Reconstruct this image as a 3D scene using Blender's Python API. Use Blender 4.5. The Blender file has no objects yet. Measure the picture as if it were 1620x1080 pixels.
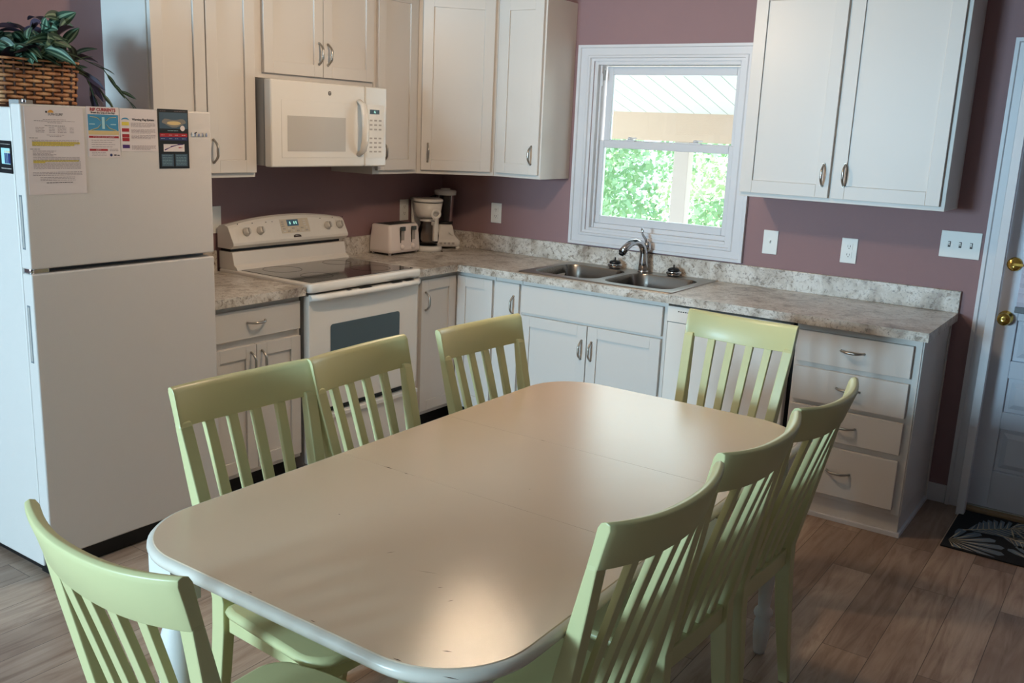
import bpy, bmesh, math, random
from mathutils import Vector, Matrix
random.seed(7)
PI = math.pi
COL = bpy.context.scene.collection
ORG = {}

# ------------------------------------------------------------------ materials
def s2l(c):
    return tuple(((x/255)/12.92 if x/255 <= .04045 else ((x/255+.055)/1.055)**2.4) for x in c)

def mat(name, rgb, rough=.5, metal=0, var=0, scale=30, bump=0, bscale=200, coat=0, spec=.5, emit=0, trans=0, ior=1.45):
    m = bpy.data.materials.new(name); m.use_nodes = True
    nt = m.node_tree; N = nt.nodes; L = nt.links
    b = N['Principled BSDF']
    c = (*s2l(rgb), 1)
    b.inputs['Base Color'].default_value = c
    b.inputs['Roughness'].default_value = rough
    b.inputs['Metallic'].default_value = metal
    b.inputs['Specular IOR Level'].default_value = spec
    b.inputs['Coat Weight'].default_value = coat
    b.inputs['Coat Roughness'].default_value = .15
    b.inputs['Transmission Weight'].default_value = trans
    b.inputs['IOR'].default_value = ior
    if emit:
        b.inputs['Emission Color'].default_value = c; b.inputs['Emission Strength'].default_value = emit
    tc = N.new('ShaderNodeTexCoord')
    no = N.new('ShaderNodeTexNoise'); no.inputs['Scale'].default_value = scale; no.inputs['Detail'].default_value = 4
    L.new(tc.outputs['Object'], no.inputs['Vector'])
    mr = N.new('ShaderNodeMapRange'); mr.inputs['To Min'].default_value = 1-var; mr.inputs['To Max'].default_value = 1+var
    L.new(no.outputs['Fac'], mr.inputs['Value'])
    mx = N.new('ShaderNodeMix'); mx.data_type = 'RGBA'; mx.blend_type = 'MULTIPLY'; mx.inputs[0].default_value = 1
    mx.inputs[6].default_value = c; L.new(mr.outputs['Result'], mx.inputs[7]); L.new(mx.outputs[2], b.inputs['Base Color'])
    if bump:
        n2 = N.new('ShaderNodeTexNoise'); n2.inputs['Scale'].default_value = bscale; n2.inputs['Detail'].default_value = 2
        L.new(tc.outputs['Object'], n2.inputs['Vector'])
        bp = N.new('ShaderNodeBump'); bp.inputs['Strength'].default_value = bump; bp.inputs['Distance'].default_value = .002
        L.new(n2.outputs['Fac'], bp.inputs['Height']); L.new(bp.outputs['Normal'], b.inputs['Normal'])
    return m

def ramp(N, stops):
    r = N.new('ShaderNodeValToRGB'); e = r.color_ramp.elements
    e[0].position = stops[0][0]; e[0].color = (*s2l(stops[0][1]), 1)
    e[1].position = stops[-1][0]; e[1].color = (*s2l(stops[-1][1]), 1)
    for p, c in stops[1:-1]:
        x = e.new(p); x.color = (*s2l(c), 1)
    return r

def mix(N, L, kind, fac, a, b):
    x = N.new('ShaderNodeMix'); x.data_type = 'RGBA'; x.blend_type = kind
    if isinstance(fac, (int, float)): x.inputs[0].default_value = fac
    else: L.new(fac, x.inputs[0])
    for i, v in ((6, a), (7, b)):
        if isinstance(v, tuple): x.inputs[i].default_value = v
        else: L.new(v, x.inputs[i])
    return x.outputs[2]

def laminate():
    m = bpy.data.materials.new('stone_laminate'); m.use_nodes = True
    N = m.node_tree.nodes; L = m.node_tree.links; b = N['Principled BSDF']
    tc = N.new('ShaderNodeTexCoord')
    def noise(s, d=6, dist=0, rough=.6):
        n = N.new('ShaderNodeTexNoise'); n.inputs['Scale'].default_value = s; n.inputs['Detail'].default_value = d
        n.inputs['Distortion'].default_value = dist; n.inputs['Roughness'].default_value = rough
        L.new(tc.outputs['Object'], n.inputs['Vector']); return n.outputs['Fac']
    r1 = ramp(N, [(.32, (146, 131, 119)), (.45, (192, 182, 170)), (.6, (220, 214, 206)), (.72, (174, 160, 146))])
    L.new(noise(9, 6, .6), r1.inputs['Fac'])
    r2 = ramp(N, [(.53, (255, 255, 255)), (.62, (176, 164, 152)), (.74, (118, 104, 96))])
    L.new(noise(38, 8, .8, .7), r2.inputs['Fac'])
    r3 = ramp(N, [(.58, (255, 255, 255)), (.66, (150, 146, 148))])
    L.new(noise(95, 4, 0, .6), r3.inputs['Fac'])
    c = mix(N, L, 'MULTIPLY', .85, r1.outputs[0], r2.outputs[0])
    c = mix(N, L, 'MULTIPLY', .7, c, r3.outputs[0])
    L.new(c, b.inputs['Base Color'])
    b.inputs['Roughness'].default_value = .3
    return m

def planks():
    m = bpy.data.materials.new('vinyl_plank'); m.use_nodes = True
    N = m.node_tree.nodes; L = m.node_tree.links; b = N['Principled BSDF']
    tc = N.new('ShaderNodeTexCoord')
    mp = N.new('ShaderNodeMapping'); mp.inputs['Rotation'].default_value = (0, 0, PI/2)
    L.new(tc.outputs['Object'], mp.inputs['Vector'])
    br = N.new('ShaderNodeTexBrick'); br.offset = .37; br.inputs['Scale'].default_value = 1
    br.inputs['Brick Width'].default_value = 1.02; br.inputs['Row Height'].default_value = .152
    br.inputs['Mortar Size'].default_value = .0012; br.inputs['Mortar Smooth'].default_value = .1; br.inputs['Bias'].default_value = 0
    br.inputs['Color1'].default_value = (0, 0, 0, 1); br.inputs['Color2'].default_value = (1, 1, 1, 1); br.inputs['Mortar'].default_value = (.5, .5, .5, 1)
    L.new(mp.outputs[0], br.inputs['Vector'])
    r = ramp(N, [(0, (164, 144, 130)), (.35, (190, 172, 158)), (.65, (206, 190, 176)), (1, (180, 158, 140))])
    L.new(br.outputs['Color'], r.inputs['Fac'])
    mp2 = N.new('ShaderNodeMapping'); mp2.inputs['Scale'].default_value = (14, 1.3, 1); L.new(tc.outputs['Object'], mp2.inputs['Vector'])
    off = N.new('ShaderNodeVectorMath'); off.operation = 'ADD'; L.new(mp2.outputs[0], off.inputs[0])
    sc = N.new('ShaderNodeVectorMath'); sc.operation = 'SCALE'; sc.inputs['Scale'].default_value = 9; L.new(br.outputs['Color'], sc.inputs[0]); L.new(sc.outputs[0], off.inputs[1])
    n = N.new('ShaderNodeTexNoise'); n.inputs['Scale'].default_value = 1.6; n.inputs['Detail'].default_value = 8; n.inputs['Distortion'].default_value = 1.2; n.inputs['Roughness'].default_value = .65
    L.new(off.outputs[0], n.inputs['Vector'])
    r2 = ramp(N, [(.3, (182, 162, 148)), (.5, (232, 224, 216)), (.68, (255, 252, 248))]); L.new(n.outputs['Fac'], r2.inputs['Fac'])
    n3 = N.new('ShaderNodeTexNoise'); n3.inputs['Scale'].default_value = 2.2; n3.inputs['Detail'].default_value = 3
    L.new(tc.outputs['Object'], n3.inputs['Vector'])
    r3 = ramp(N, [(.35, (205, 190, 182)), (.65, (255, 252, 248))]); L.new(n3.outputs['Fac'], r3.inputs['Fac'])
    c = mix(N, L, 'MULTIPLY', .9, r.outputs[0], r2.outputs[0]); c = mix(N, L, 'MULTIPLY', .8, c, r3.outputs[0])
    c = mix(N, L, 'MIX', br.outputs['Fac'], c, (*s2l((84, 66, 56)), 1))
    L.new(c, b.inputs['Base Color']); b.inputs['Roughness'].default_value = .42
    return m

def warm_lit_worn_table():
    m = mat('warm_lit_table_paint', (214, 190, 164), .135, var=.05, scale=3, bump=.12, bscale=600)  # white-cream paint of the whole table, with warm lamplight mixed into the top colour
    return m

def wicker():
    m = bpy.data.materials.new('wicker'); m.use_nodes = True
    N = m.node_tree.nodes; L = m.node_tree.links; b = N['Principled BSDF']
    tc = N.new('ShaderNodeTexCoord'); n = N.new('ShaderNodeTexNoise'); n.inputs['Scale'].default_value = 25; n.inputs['Detail'].default_value = 5
    L.new(tc.outputs['Object'], n.inputs['Vector'])
    r = ramp(N, [(.3, (140, 84, 54)), (.5, (196, 138, 96)), (.7, (226, 180, 132))]); L.new(n.outputs['Fac'], r.inputs['Fac'])
    L.new(r.outputs[0], b.inputs['Base Color']); b.inputs['Roughness'].default_value = .5
    return m

def glass(name, tint=(255, 255, 255), ior=1.45, rough=0.0):
    m = bpy.data.materials.new(name); m.use_nodes = True
    N = m.node_tree.nodes; L = m.node_tree.links
    for x in list(N): N.remove(x)
    o = N.new('ShaderNodeOutputMaterial'); t = N.new('ShaderNodeBsdfTransparent'); g = N.new('ShaderNodeBsdfGlossy')
    t.inputs[0].default_value = (*s2l(tint), 1); g.inputs['Roughness'].default_value = rough
    f = N.new('ShaderNodeFresnel'); f.inputs[0].default_value = ior
    x = N.new('ShaderNodeMixShader'); L.new(f.outputs[0], x.inputs[0]); L.new(t.outputs[0], x.inputs[1]); L.new(g.outputs[0], x.inputs[2])
    L.new(x.outputs[0], o.inputs[0]); return m

M = dict(
    wall=mat('mauve_wall_paint', (148, 117, 119), .7, var=.03, scale=4, bump=.25, bscale=160),
    ceiling=mat('ceiling_paint', (196, 190, 184), .9, var=.02),
    cab=mat('white_cabinet_paint', (214, 208, 202), .38, var=.01, scale=6),
    trim=mat('white_trim_paint', (214, 213, 216), .35, var=.01),
    door=mat('white_door_paint', (206, 210, 220), .4, var=.015),
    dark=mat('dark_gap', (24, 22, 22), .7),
    fridge=mat('textured_white_enamel', (216, 207, 200), .36, var=.01, bump=.35, bscale=420),
    appl=mat('white_enamel', (234, 228, 220), .22, var=.01),
    appl_gloss=mat('glossy_white_enamel', (226, 220, 212), .1, var=.01, coat=.4),
    grey=mat('grey_plastic', (150, 148, 146), .45),
    seam=mat('door_gasket', (120, 124, 128), .6),
    nickel=mat('brushed_nickel', (178, 172, 164), .28, metal=1, var=.05, scale=200),
    chrome=mat('chrome', (205, 205, 208), .12, metal=1),
    steel=mat('stainless_steel', (142, 136, 130), .26, metal=1, var=.06, scale=60),
    steel_rim=mat('stainless_rim', (158, 150, 142), .34, metal=1, var=.06, scale=60),
    brass=mat('polished_brass', (212, 176, 92), .16, metal=1),
    black=mat('black_rubber', (18, 18, 20), .45),
    cooktop=mat('black_ceramic_glass', (20, 19, 20), .06, coat=.5),
    ring=mat('burner_ring', (70, 68, 68), .25),
    ovenglass=mat('oven_window_glass', (44, 62, 66), .08, coat=.6),
    mwglass=mat('microwave_window', (186, 180, 172), .12, var=.03, scale=700, coat=.5),
    chair=mat('yellow_green_chair_paint', (206, 202, 150), .36, var=.035, scale=9, bump=.08, bscale=300, coat=.05),
    table=warm_lit_worn_table(),
    tedge=mat('cool_lit_table_edge_paint', (222, 212, 198), .25, var=.08, scale=14),  # same paint as the table top, coloured whiter as under cool daylight
    tleg=mat('white_table_leg_paint', (222, 218, 212), .35, var=.02),
    chip=mat('chipped_paint_wood', (84, 62, 48), .8),
    plate=mat('white_wall_plate', (232, 232, 228), .4),
    slot=mat('socket_slot', (70, 66, 64), .6),
    toaster=mat('white_toaster_plastic', (244, 232, 226), .33),
    tgrey=mat('toaster_lever_grey', (72, 82, 84), .45),
    lam=laminate(), floor=planks(), wicker=wicker(),
    reed=mat('dark_wicker_reed', (70, 40, 26), .6, var=.2, scale=20),
    glass=glass('window_glass', (238, 246, 246)),
    cglass=glass('carafe_glass', (222, 214, 208), 1.5),
    jar=glass('blender_jar_glass', (190, 178, 174), 1.5),
    coffee=mat('carafe_dregs', (60, 42, 34), .3),
    paper=mat('white_paper', (226, 212, 208), .75, var=.01),
    ink=mat('grey_ink', (132, 112, 112), .8),
    inkd=mat('dark_ink', (52, 42, 44), .8),
    yel=mat('yellow_highlighter', (222, 198, 84), .8),
    red=mat('red_ink', (166, 34, 44), .7), purple=mat('purple_ink', (70, 36, 104), .7),
    blue=mat('blue_ink', (66, 142, 180), .7), lblue=mat('pale_blue_ink', (170, 210, 214), .7),
    sand=mat('sand_ink', (214, 186, 132), .7), green=mat('teal_ink', (92, 132, 112), .7),
    nblack=mat('black_card', (20, 24, 26), .4), navy=mat('navy_ink', (34, 44, 96), .6), slate=mat('slate_ink', (62, 84, 100), .6),
    taupe=mat('storm_photo_ink', (126, 120, 112), .6), orange=mat('orange_ink', (226, 160, 70), .7),
    leafd=mat('dark_green_leaf', (46, 74, 58), .45, var=.2, scale=20), leafl=mat('pale_green_leaf_stripe', (122, 148, 122), .45, var=.1),
    leafx=mat('underside_leaf', (58, 46, 62), .5, var=.2), stem=mat('plant_stem', (70, 92, 60), .6), soil=mat('basket_filling', (44, 36, 28), .9),
    rug=mat('black_rug_pile', (22, 22, 26), .95, var=.3, scale=300, bump=.6, bscale=700),
    rugleaf=mat('grey_rug_pile', (104, 116, 128), .95, var=.25, scale=300, bump=.6, bscale=700),
    rugvein=mat('cream_rug_pile', (196, 184, 158), .95, var=.2, scale=300, bump=.6, bscale=700),
    thresh=mat('wood_threshold', (150, 124, 92), .5, var=.1), alum=mat('aluminium_sill', (150, 146, 140), .35, metal=.8),
    display=mat('dark_display', (26, 34, 34), .15), digit=mat('display_digit', (150, 210, 200), .4, emit=1.2),
    dispblue=mat('blue_display', (70, 110, 140), .3), btn=mat('button_grey', (176, 168, 160), .5), dispbg=mat('touch_pad_cream', (212, 200, 180), .4),
    blind=mat('white_pleated_blind', (224, 214, 224), .8),
    porch=mat('white_porch_board', (238, 240, 240), .6), beam=mat('tan_porch_beam', (232, 202, 180), .7), post=mat('pale_porch_post', (226, 210, 202), .7),
    foliage=mat('sunlit_leaf', (168, 200, 160), .7, var=.3, scale=3), foliage2=mat('pale_sunlit_leaf', (208, 222, 184), .7, var=.25, scale=3),
    trunk=mat('tree_bark', (176, 166, 140), .9, var=.2), grass=mat('sandy_grass', (214, 206, 186), .95, var=.2, scale=2),
    lampglass=mat('lit_lamp_glass', (255, 226, 186), .4, emit=2.5),
)

# ------------------------------------------------------------------ mesh builder
class MB:
    def __init__(s, X=None):
        s.bm = bmesh.new(); s.mats = []; s.X = X or Matrix()
    def mi(s, m):
        m = M[m] if isinstance(m, str) else m
        if m not in s.mats: s.mats.append(m)
        return s.mats.index(m)
    def v(s, p): return s.bm.verts.new(s.X @ Vector(p))
    def face(s, vs, m, smooth=False):
        try: f = s.bm.faces.new(vs)
        except ValueError: return None
        f.material_index = s.mi(m); f.smooth = smooth; return f
    def box(s, x0, x1, y0, y1, z0, z1, m):
        v = [s.v((x, y, z)) for z in (z0, z1) for y in (y0, y1) for x in (x0, x1)]
        for a in ((0, 2, 3, 1), (4, 5, 7, 6), (0, 1, 5, 4), (2, 6, 7, 3), (0, 4, 6, 2), (1, 3, 7, 5)):
            s.face([v[i] for i in a], m)
        return s
    def loft(s, rings, m, close=True, cap=True, smooth=True):
        R = [[s.v(p) for p in r] for r in rings]; n = len(R[0])
        for a, b in zip(R, R[1:]):
            for i in range(n if close else n-1):
                j = (i+1) % n; s.face([a[i], a[j], b[j], b[i]], m, smooth)
        if cap:
            s.face(R[0][::-1], m); s.face(R[-1], m)
        return s
    def lathe(s, prof, c, m, seg=24, axis='z', cap=True):
        rings = []
        for r, h in prof:
            ring = []
            for i in range(seg):
                a = 2*PI*i/seg; u, w = r*math.cos(a), r*math.sin(a)
                p = {'z': (u, w, h), 'y': (w, h, u), 'x': (h, u, w)}[axis]
                ring.append((c[0]+p[0], c[1]+p[1], c[2]+p[2]))
            rings.append(ring)
        return s.loft(rings, m, cap=cap)
    def tube(s, pts, rad, m, seg=8, flat=1.0, cap=True, smooth=True):
        pts = [Vector(p) for p in pts]; n = len(pts)
        rad = rad if isinstance(rad, (list, tuple)) else [rad]*n
        rings = []; up = None
        for i, p in enumerate(pts):
            t = (pts[min(i+1, n-1)]-pts[max(i-1, 0)]).normalized()
            if up is None:
                up = Vector((0, 0, 1)) if abs(t.z) < .9 else Vector((1, 0, 0))
            a = t.cross(up).normalized(); b = a.cross(t).normalized(); up = b
            rings.append([p+a*rad[i]*math.cos(2*PI*k/seg)+b*rad[i]*flat*math.sin(2*PI*k/seg) for k in range(seg)])
        return s.loft(rings, m, cap=cap, smooth=smooth)
    def sweep(s, secs, m, smooth=False):
        """secs: list of 4-corner lists"""
        return s.loft(secs, m, smooth=smooth)
    def prism(s, poly, h0, h1, m, plane='xy', smooth=False):
        def P(a, b, h): return {'xy': (a, b, h), 'xz': (a, h, b), 'yz': (h, a, b)}[plane]
        return s.loft([[P(a, b, h0) for a, b in poly], [P(a, b, h1) for a, b in poly]], m, smooth=smooth)
    def text(s, body, size, P, m, align='CENTER', bold=0.0):
        """P maps (u,v) -> 3d point"""
        cu = bpy.data.curves.new('t', 'FONT'); cu.body = body; cu.size = size; cu.align_x = align; cu.offset = bold; cu.resolution_u = 2
        ob = bpy.data.objects.new('t', cu); COL.objects.link(ob)
        dg = bpy.context.evaluated_depsgraph_get(); dg.update()
        me = bpy.data.meshes.new_from_object(ob.evaluated_get(dg))
        vs = [s.v(P(v.co.x, v.co.y)) for v in me.vertices]
        for f in me.polygons: s.face([vs[i] for i in f.vertices], m)
        bpy.data.objects.remove(ob); bpy.data.curves.remove(cu); bpy.data.meshes.remove(me)
        return s
    def build(s, name, parent=None, bevel=0, seg=2, root=None, fix=True):
        if fix: bmesh.ops.recalc_face_normals(s.bm, faces=s.bm.faces)
        me = bpy.data.meshes.new(name)
        if parent is not None:
            o = ORG.get(parent.name, Vector((0, 0, 0)))
            bmesh.ops.translate(s.bm, verts=s.bm.verts, vec=-o)
        s.bm.to_mesh(me); s.bm.free()
        for m in s.mats: me.materials.append(m)
        ob = bpy.data.objects.new(name, me); COL.objects.link(ob)
        if parent is not None:
            ob.parent = parent; ORG[ob.name] = ORG.get(parent.name, Vector((0, 0, 0)))
        if bevel:
            b = ob.modifiers.new('bevel', 'BEVEL'); b.width = bevel; b.segments = seg; b.limit_method = 'ANGLE'; b.angle_limit = math.radians(40)
            b.harden_normals = False
        return ob

def thing(name, label, cat, loc=(0, 0, 0), group=None, kind=None):
    o = bpy.data.objects.new(name, None); COL.objects.link(o); o.location = loc; o.empty_display_size = .05
    o['label'] = label; o['category'] = cat
    if group: o['group'] = group
    if kind: o['kind'] = kind
    ORG[o.name] = Vector(loc); return o
def tag(o, label, cat, group=None, kind=None):
    o['label'] = label; o['category'] = cat
    if group: o['group'] = group
    if kind: o['kind'] = kind
    return o
def struct(o, label=None, cat=None):
    o['kind'] = 'structure'
    if label: o['label'] = label; o['category'] = cat
    return o

def rrect(x0, x1, y0, y1, r, n=8, z=0):
    pts = []
    for cx, cy, a0 in ((x1-r, y1-r, 0), (x0+r, y1-r, PI/2), (x0+r, y0+r, PI), (x1-r, y0+r, 1.5*PI)):
        for i in range(n+1):
            a = a0+PI/2*i/n; pts.append((cx+r*math.cos(a), cy+r*math.sin(a), z))
    return pts

# frames: (u along, d outward, v up)
def frameB(y): return Matrix(((1, 0, 0, 0), (0, -1, 0, y), (0, 0, 1, 0), (0, 0, 0, 1)))
def frameS(x): return Matrix(((0, 1, 0, x), (1, 0, 0, 0), (0, 0, 1, 0), (0, 0, 0, 1)))

# ------------------------------------------------------------------ room
XR, YR, ZC = 7.5, -8.0, 2.44
WX0, WX1, WZ0, WZ1 = 1.055, 1.915, 1.10, 2.03
DX0, DX1, DZ1 = 3.195, 4.11, 2.05
def room():
    b = MB(); b.box(-.15, XR+.15, YR-.15, .15, -.1, 0, 'floor'); struct(b.build('floor'), 'brown grey wood plank vinyl floor', 'floor')
    b = MB(); b.box(-.15, XR+.15, YR-.15, .15, ZC, ZC+.1, 'ceiling'); struct(b.build('ceiling'), 'flat white ceiling', 'ceiling')
    b = MB(); b.box(-.15, 0, YR-.15, .15, 0, ZC, 'wall'); struct(b.build('wall_left'), 'mauve painted wall behind stove and fridge', 'wall')
    b = MB()
    for a in ((0, WX0, 0, ZC), (WX0, WX1, 0, WZ0), (WX0, WX1, WZ1, ZC), (WX1, DX0, 0, ZC), (DX0, DX1, DZ1, ZC), (DX1, XR+.15, 0, ZC)):
        b.box(a[0], a[1], 0, .15, a[2], a[3], 'wall')
    struct(b.build('wall_back'), 'mauve painted wall with the sink window', 'wall')
    b = MB(); b.box(XR, XR+.15, YR-.15, 0, 0, ZC, 'wall'); struct(b.build('wall_right'), 'mauve painted side wall', 'wall')
    b = MB()
    for a in ((0, .25, 0, ZC), (.25, 1.65, 2.12, ZC), (.25, 1.65, 0, 1.12), (1.65, XR, 0, ZC)):
        b.box(a[0], a[1], YR-.15, YR, a[2], a[3], 'wall')
    struct(b.build('wall_front'), 'mauve wall with the wide rear window', 'wall')
    b = MB(); b.box(3.035, 3.118, -.014, 0, 0, .088, 'trim'); struct(b.build('baseboard_back', bevel=.003), 'short white baseboard between cabinet and door', 'baseboard')
    t = thing('window_2', 'wide white framed window in the wall behind the viewer', 'window', (.95, YR-.07, 1.15), kind='structure')
    b = MB()
    for x in (.25, .92, 1.59): b.box(x, x+.06, YR-.12, YR-.04, 1.12, 2.12, 'trim')
    b.box(.31, 1.59, YR-.12, YR-.04, 1.12, 1.18, 'trim'); b.box(.31, 1.59, YR-.12, YR-.04, 2.06, 2.12, 'trim'); b.build('window_frame', t)
    b = MB(); b.box(.31, .92, YR-.085, YR-.08, 1.18, 2.06, 'glass'); b.box(.98, 1.59, YR-.085, YR-.08, 1.18, 2.06, 'glass'); b.build('glass', t)
room()

def casing_strip(b, u0, u1, v0, v1, vert, X):
    """layered moulding"""
    w = (u1-u0) if vert else (v1-v0)
    if vert:
        b.box(u0, u1, 0, .012, v0, v1, 'trim'); b.box(u0, u0+w*.22, .012, .022, v0, v1, 'trim'); b.box(u0+w*.34, u0+w*.84, .012, .017, v0, v1, 'trim')
    else:
        b.box(u0, u1, 0, .012, v0, v1, 'trim'); b.box(u0, u1, .012, .017, v0+w*.3, v0+w*.8, 'trim')

def window():
    t = thing('window_1', 'white double-hung window above the kitchen sink', 'window', (1.485, 0, 1.1), kind='structure')
    b = MB(frameB(0)); cz0, cz1, cx0, cx1 = 1.022, 2.113, .955, 2.003
    # picture frame casing, lofted profile round the opening
    prof = [(0, 0), (0, .022), (.016, .022), (.02, .014), (.06, .014), (.066, .018), (.078, .018), (.082, .008), (.098, .008), (.098, 0)]
    rings = []
    for k, h in prof:
        rings.append([(cx0+k, h, cz0+k*.86), (cx1-k, h, cz0+k*.86), (cx1-k, h, cz1-k*.86), (cx0+k, h, cz1-k*.86)])
    b.loft(rings, 'trim', cap=False, smooth=False); b.build('window_casing', t)
    b = MB()  # jamb liner
    for a in ((WX0-.004, WX0+.02, WZ0, WZ1), (WX1-.02, WX1+.004, WZ0, WZ1), (WX0+.02, WX1-.02, WZ1-.02, WZ1+.004), (WX0+.02, WX1-.02, WZ0-.004, WZ0+.02)):
        b.box(a[0], a[1], .001, .15, a[2], a[3], 'trim')
    for x in (WX0+.02, WX1-.032): b.box(x, x+.012, .028, .045, WZ0+.02, WZ1-.02, 'trim')
    b.box(WX0+.02, WX1-.02, .035, .15, WZ0+.02, WZ0+.045, 'trim')
    b.build('window_frame', t, bevel=.002)
    def sash(y, x0, x1, z0, z1, gx0, gx1, gz0, gz1):
        b = MB()
        b.box(x0, gx0, y, y+.028, z0, z1, 'trim'); b.box(gx1, x1, y, y+.028, z0, z1, 'trim')
        b.box(gx0, gx1, y, y+.028, z0, gz0, 'trim'); b.box(gx0, gx1, y, y+.028, gz1, z1, 'trim')
        o = b.build('window_sash', t, bevel=.003)
        b = MB(); b.box(gx0, gx1, y+.012, y+.016, gz0, gz1, 'glass'); b.build('glass', o)
    sash(.048, 1.082, 1.888, 1.145, 1.608, 1.113, 1.852, 1.187, 1.567)
    sash(.082, 1.090, 1.882, 1.575, 2.005, 1.128, 1.848, 1.612, 1.962)
    for x in (1.27, 1.66):
        b = MB(); b.box(x-.03, x+.03, .05, .075, 1.608, 1.616, 'trim'); b.lathe([(.014, 1.616), (.014, 1.625), (.008, 1.63)], (x, .062, 0), 'trim', 12); b.box(x-.004, x+.036, .056, .066, 1.622, 1.629, 'trim')
        b.build('sash_lock', t)
    b = MB(); b.box(1.084, 1.092, .03, .045, 1.90, 1.965, 'trim'); b.box(1.094, 1.1, .036, .046, 1.93, 1.985, 'grey'); b.build('tilt_latch', t)
window()

def door():
    # casing
    b = MB(frameB(0)); prof = [(0, 0), (0, .02), (.015, .02), (.02, .012), (.05, .012), (.056, .016), (.066, .016), (.072, 0)]
    x0, x1, z1 = 3.12, 4.185, 2.118
    b.loft([[(x0+k, h, 0), (x0+k, h, z1-k), (x1-k, h, z1-k), (x1-k, h, 0)] for k, h in prof], 'trim', close=False, cap=False, smooth=False)
    for xa in (3.186, 4.106): b.box(xa, xa+.012, -.12, .004, 0, z1-.06, 'trim')
    b.box(3.19, 4.11, -.12, .004, z1-.072, z1-.06, 'trim')
    b.box(3.186, 3.22, .07, .12, 0, z1-.06, 'trim'); b.box(4.09, 4.118, .07, .12, 0, z1-.06, 'trim'); b.box(3.19, 4.11, .07, .12, 2.025, z1-.06, 'trim')
    struct(b.build('trim_1'), 'white moulded casing around the entry door', 'door casing')
    t = thing('door_1', 'white entry door with brass knob and pleated blind', 'door', (3.65, 0.03, 0), kind='structure')
    X = frameB(.012); D0, D1 = 3.205, 4.10
    b = MB(X); b.box(D0, 3.295, -.04, 0, .02, 2.035, 'door'); b.box(4.01, D1, -.04, 0, .02, 2.035, 'door')
    rails = [(.02, .2), (.405, .485), (.645, .725), (.91, 1.0), (1.93, 2.035)]
    for a, c in rails: b.box(3.295, 4.01, -.04, 0, a, c, 'door')
    for a, c in ((.2, .405), (.485, .645), (.725, .91)):
        b.box(3.295, 4.01, -.036, -.016, a, c, 'door')
        b.loft([[(3.312, -.016, a+.017), (3.993, -.016, a+.017), (3.993, -.016, c-.017), (3.312, -.016, c-.017)], [(3.335, -.004, a+.04), (3.97, -.004, a+.04), (3.97, -.004, c-.04), (3.335, -.004, c-.04)]], 'door', smooth=False)
    b.build('door_slab', t, bevel=.003)
    b = MB(X); b.box(3.295, 4.01, -.022, -.018, 1.0, 1.93, 'glass'); b.build('glass', t)
    b = MB(X)
    n = 46
    zs = [.975+(1.95-.975)*i/n for i in range(n+1)]
    b.loft([[(3.283, .012+.009*(i % 2), z), (3.283, .010+.009*(i % 2), z), (4.03, .010+.009*(i % 2), z), (4.03, .012+.009*(i % 2), z)] for i, z in enumerate(zs)], 'blind', smooth=False)
    bl = b.build('window_blind', t)
    b = MB(X); b.box(3.279, 4.034, .004, .026, .948, .975, 'seam'); b.box(3.279, 4.034, .004, .03, 1.95, 1.985, 'trim'); b.build('blind_rail', bl, bevel=.003)
    Y = .012
    b = MB(); b.lathe([(.0, -.001), (.032, -.001), (.032, -.006), (.014, -.012), (.011, -.03), (.026, -.042), (.029, -.055), (.026, -.066), (.012, -.071), (0, -.071)], (3.247, Y, .918), 'brass', 24, 'y'); b.build('door_knob', t)
    b = MB(); b.lathe([(.0, -.001), (.031, -.001), (.031, -.01), (.024, -.016), (0, -.017)], (3.249, Y, 1.16), 'brass', 24, 'y'); b.box(3.235, 3.285, Y-.027, Y-.017, 1.155, 1.166, 'brass'); b.build('deadbolt', t)
    for z in (.905, 1.16):
        b = MB(); b.box(3.188, 3.2, -.0045, .0, z-.03 if z < 1 else z-.01, z+.03 if z < 1 else z+.01, 'dark'); b.build('strike_plate', t)
    b = MB(); b.box(3.2, 4.105, -.035, .12, 0.0005, .016, 'thresh'); b.box(3.2, 4.105, .0, .05, .016, .022, 'alum'); b.build('threshold', t, bevel=.004)
door()

# ------------------------------------------------------------------ hardware and fronts
def pull(X, u, v, vert, parent, L=.098, name='handle'):
    b = MB(X)
    n = 10; pts = []; rad = []
    for i in range(n+1):
        t = i/n; a = (t-.5)*L; d = .004+.026*min(1, math.sin(PI*t)*1.35)
        pts.append((u, d, v+a) if vert else (u+a, d, v)); rad.append(.0042+.0022*math.sin(PI*t))
    b.tube(pts, rad, 'nickel', 8)
    for e in (-1, 1):
        c = (u, 0, v+e*L*.49) if vert else (u+e*L*.49, 0, v)
        b.lathe([(.0062, 0), (.0062, .004), (.0045, .007)], c, 'nickel', 10, 'y')
    b.build(name, parent)

def shaker(X, u0, u1, v0, v1, parent, hu=None, hv=None, st=.056, vert=True, name='door'):
    """X places the face plane d=0 at the cabinet frame; door is .02 thick"""
    b = MB(X); e = .0004
    b.box(u0, u0+st, e, .02, v0, v1, 'cab'); b.box(u1-st, u1, e, .02, v0, v1, 'cab')
    b.box(u0+st, u1-st, e, .02, v0, v0+st, 'cab'); b.box(u0+st, u1-st, e, .02, v1-st, v1, 'cab')
    b.box(u0+st, u1-st, e, .0115, v0+st, v1-st, 'cab')
    o = b.build(name, parent, bevel=.0014)
    if hu is not None: pull(X @ Matrix.Translation((0, .02, 0)), hu, hv, vert, o)
    return o
def slab(X, u0, u1, v0, v1, parent, pl=True, name='drawer'):
    b = MB(X); b.box(u0, u1, .0004, .02, v0, v1, 'cab'); o = b.build(name, parent, bevel=.0022)
    if pl: pull(X @ Matrix.Translation((0, .02, 0)), (u0+u1)/2, (v0+v1)/2+.005, False, o)
    return o

ZU, ZT = 1.383, 2.335
DV0, DV1 = ZU+.022, ZT-.012
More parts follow.
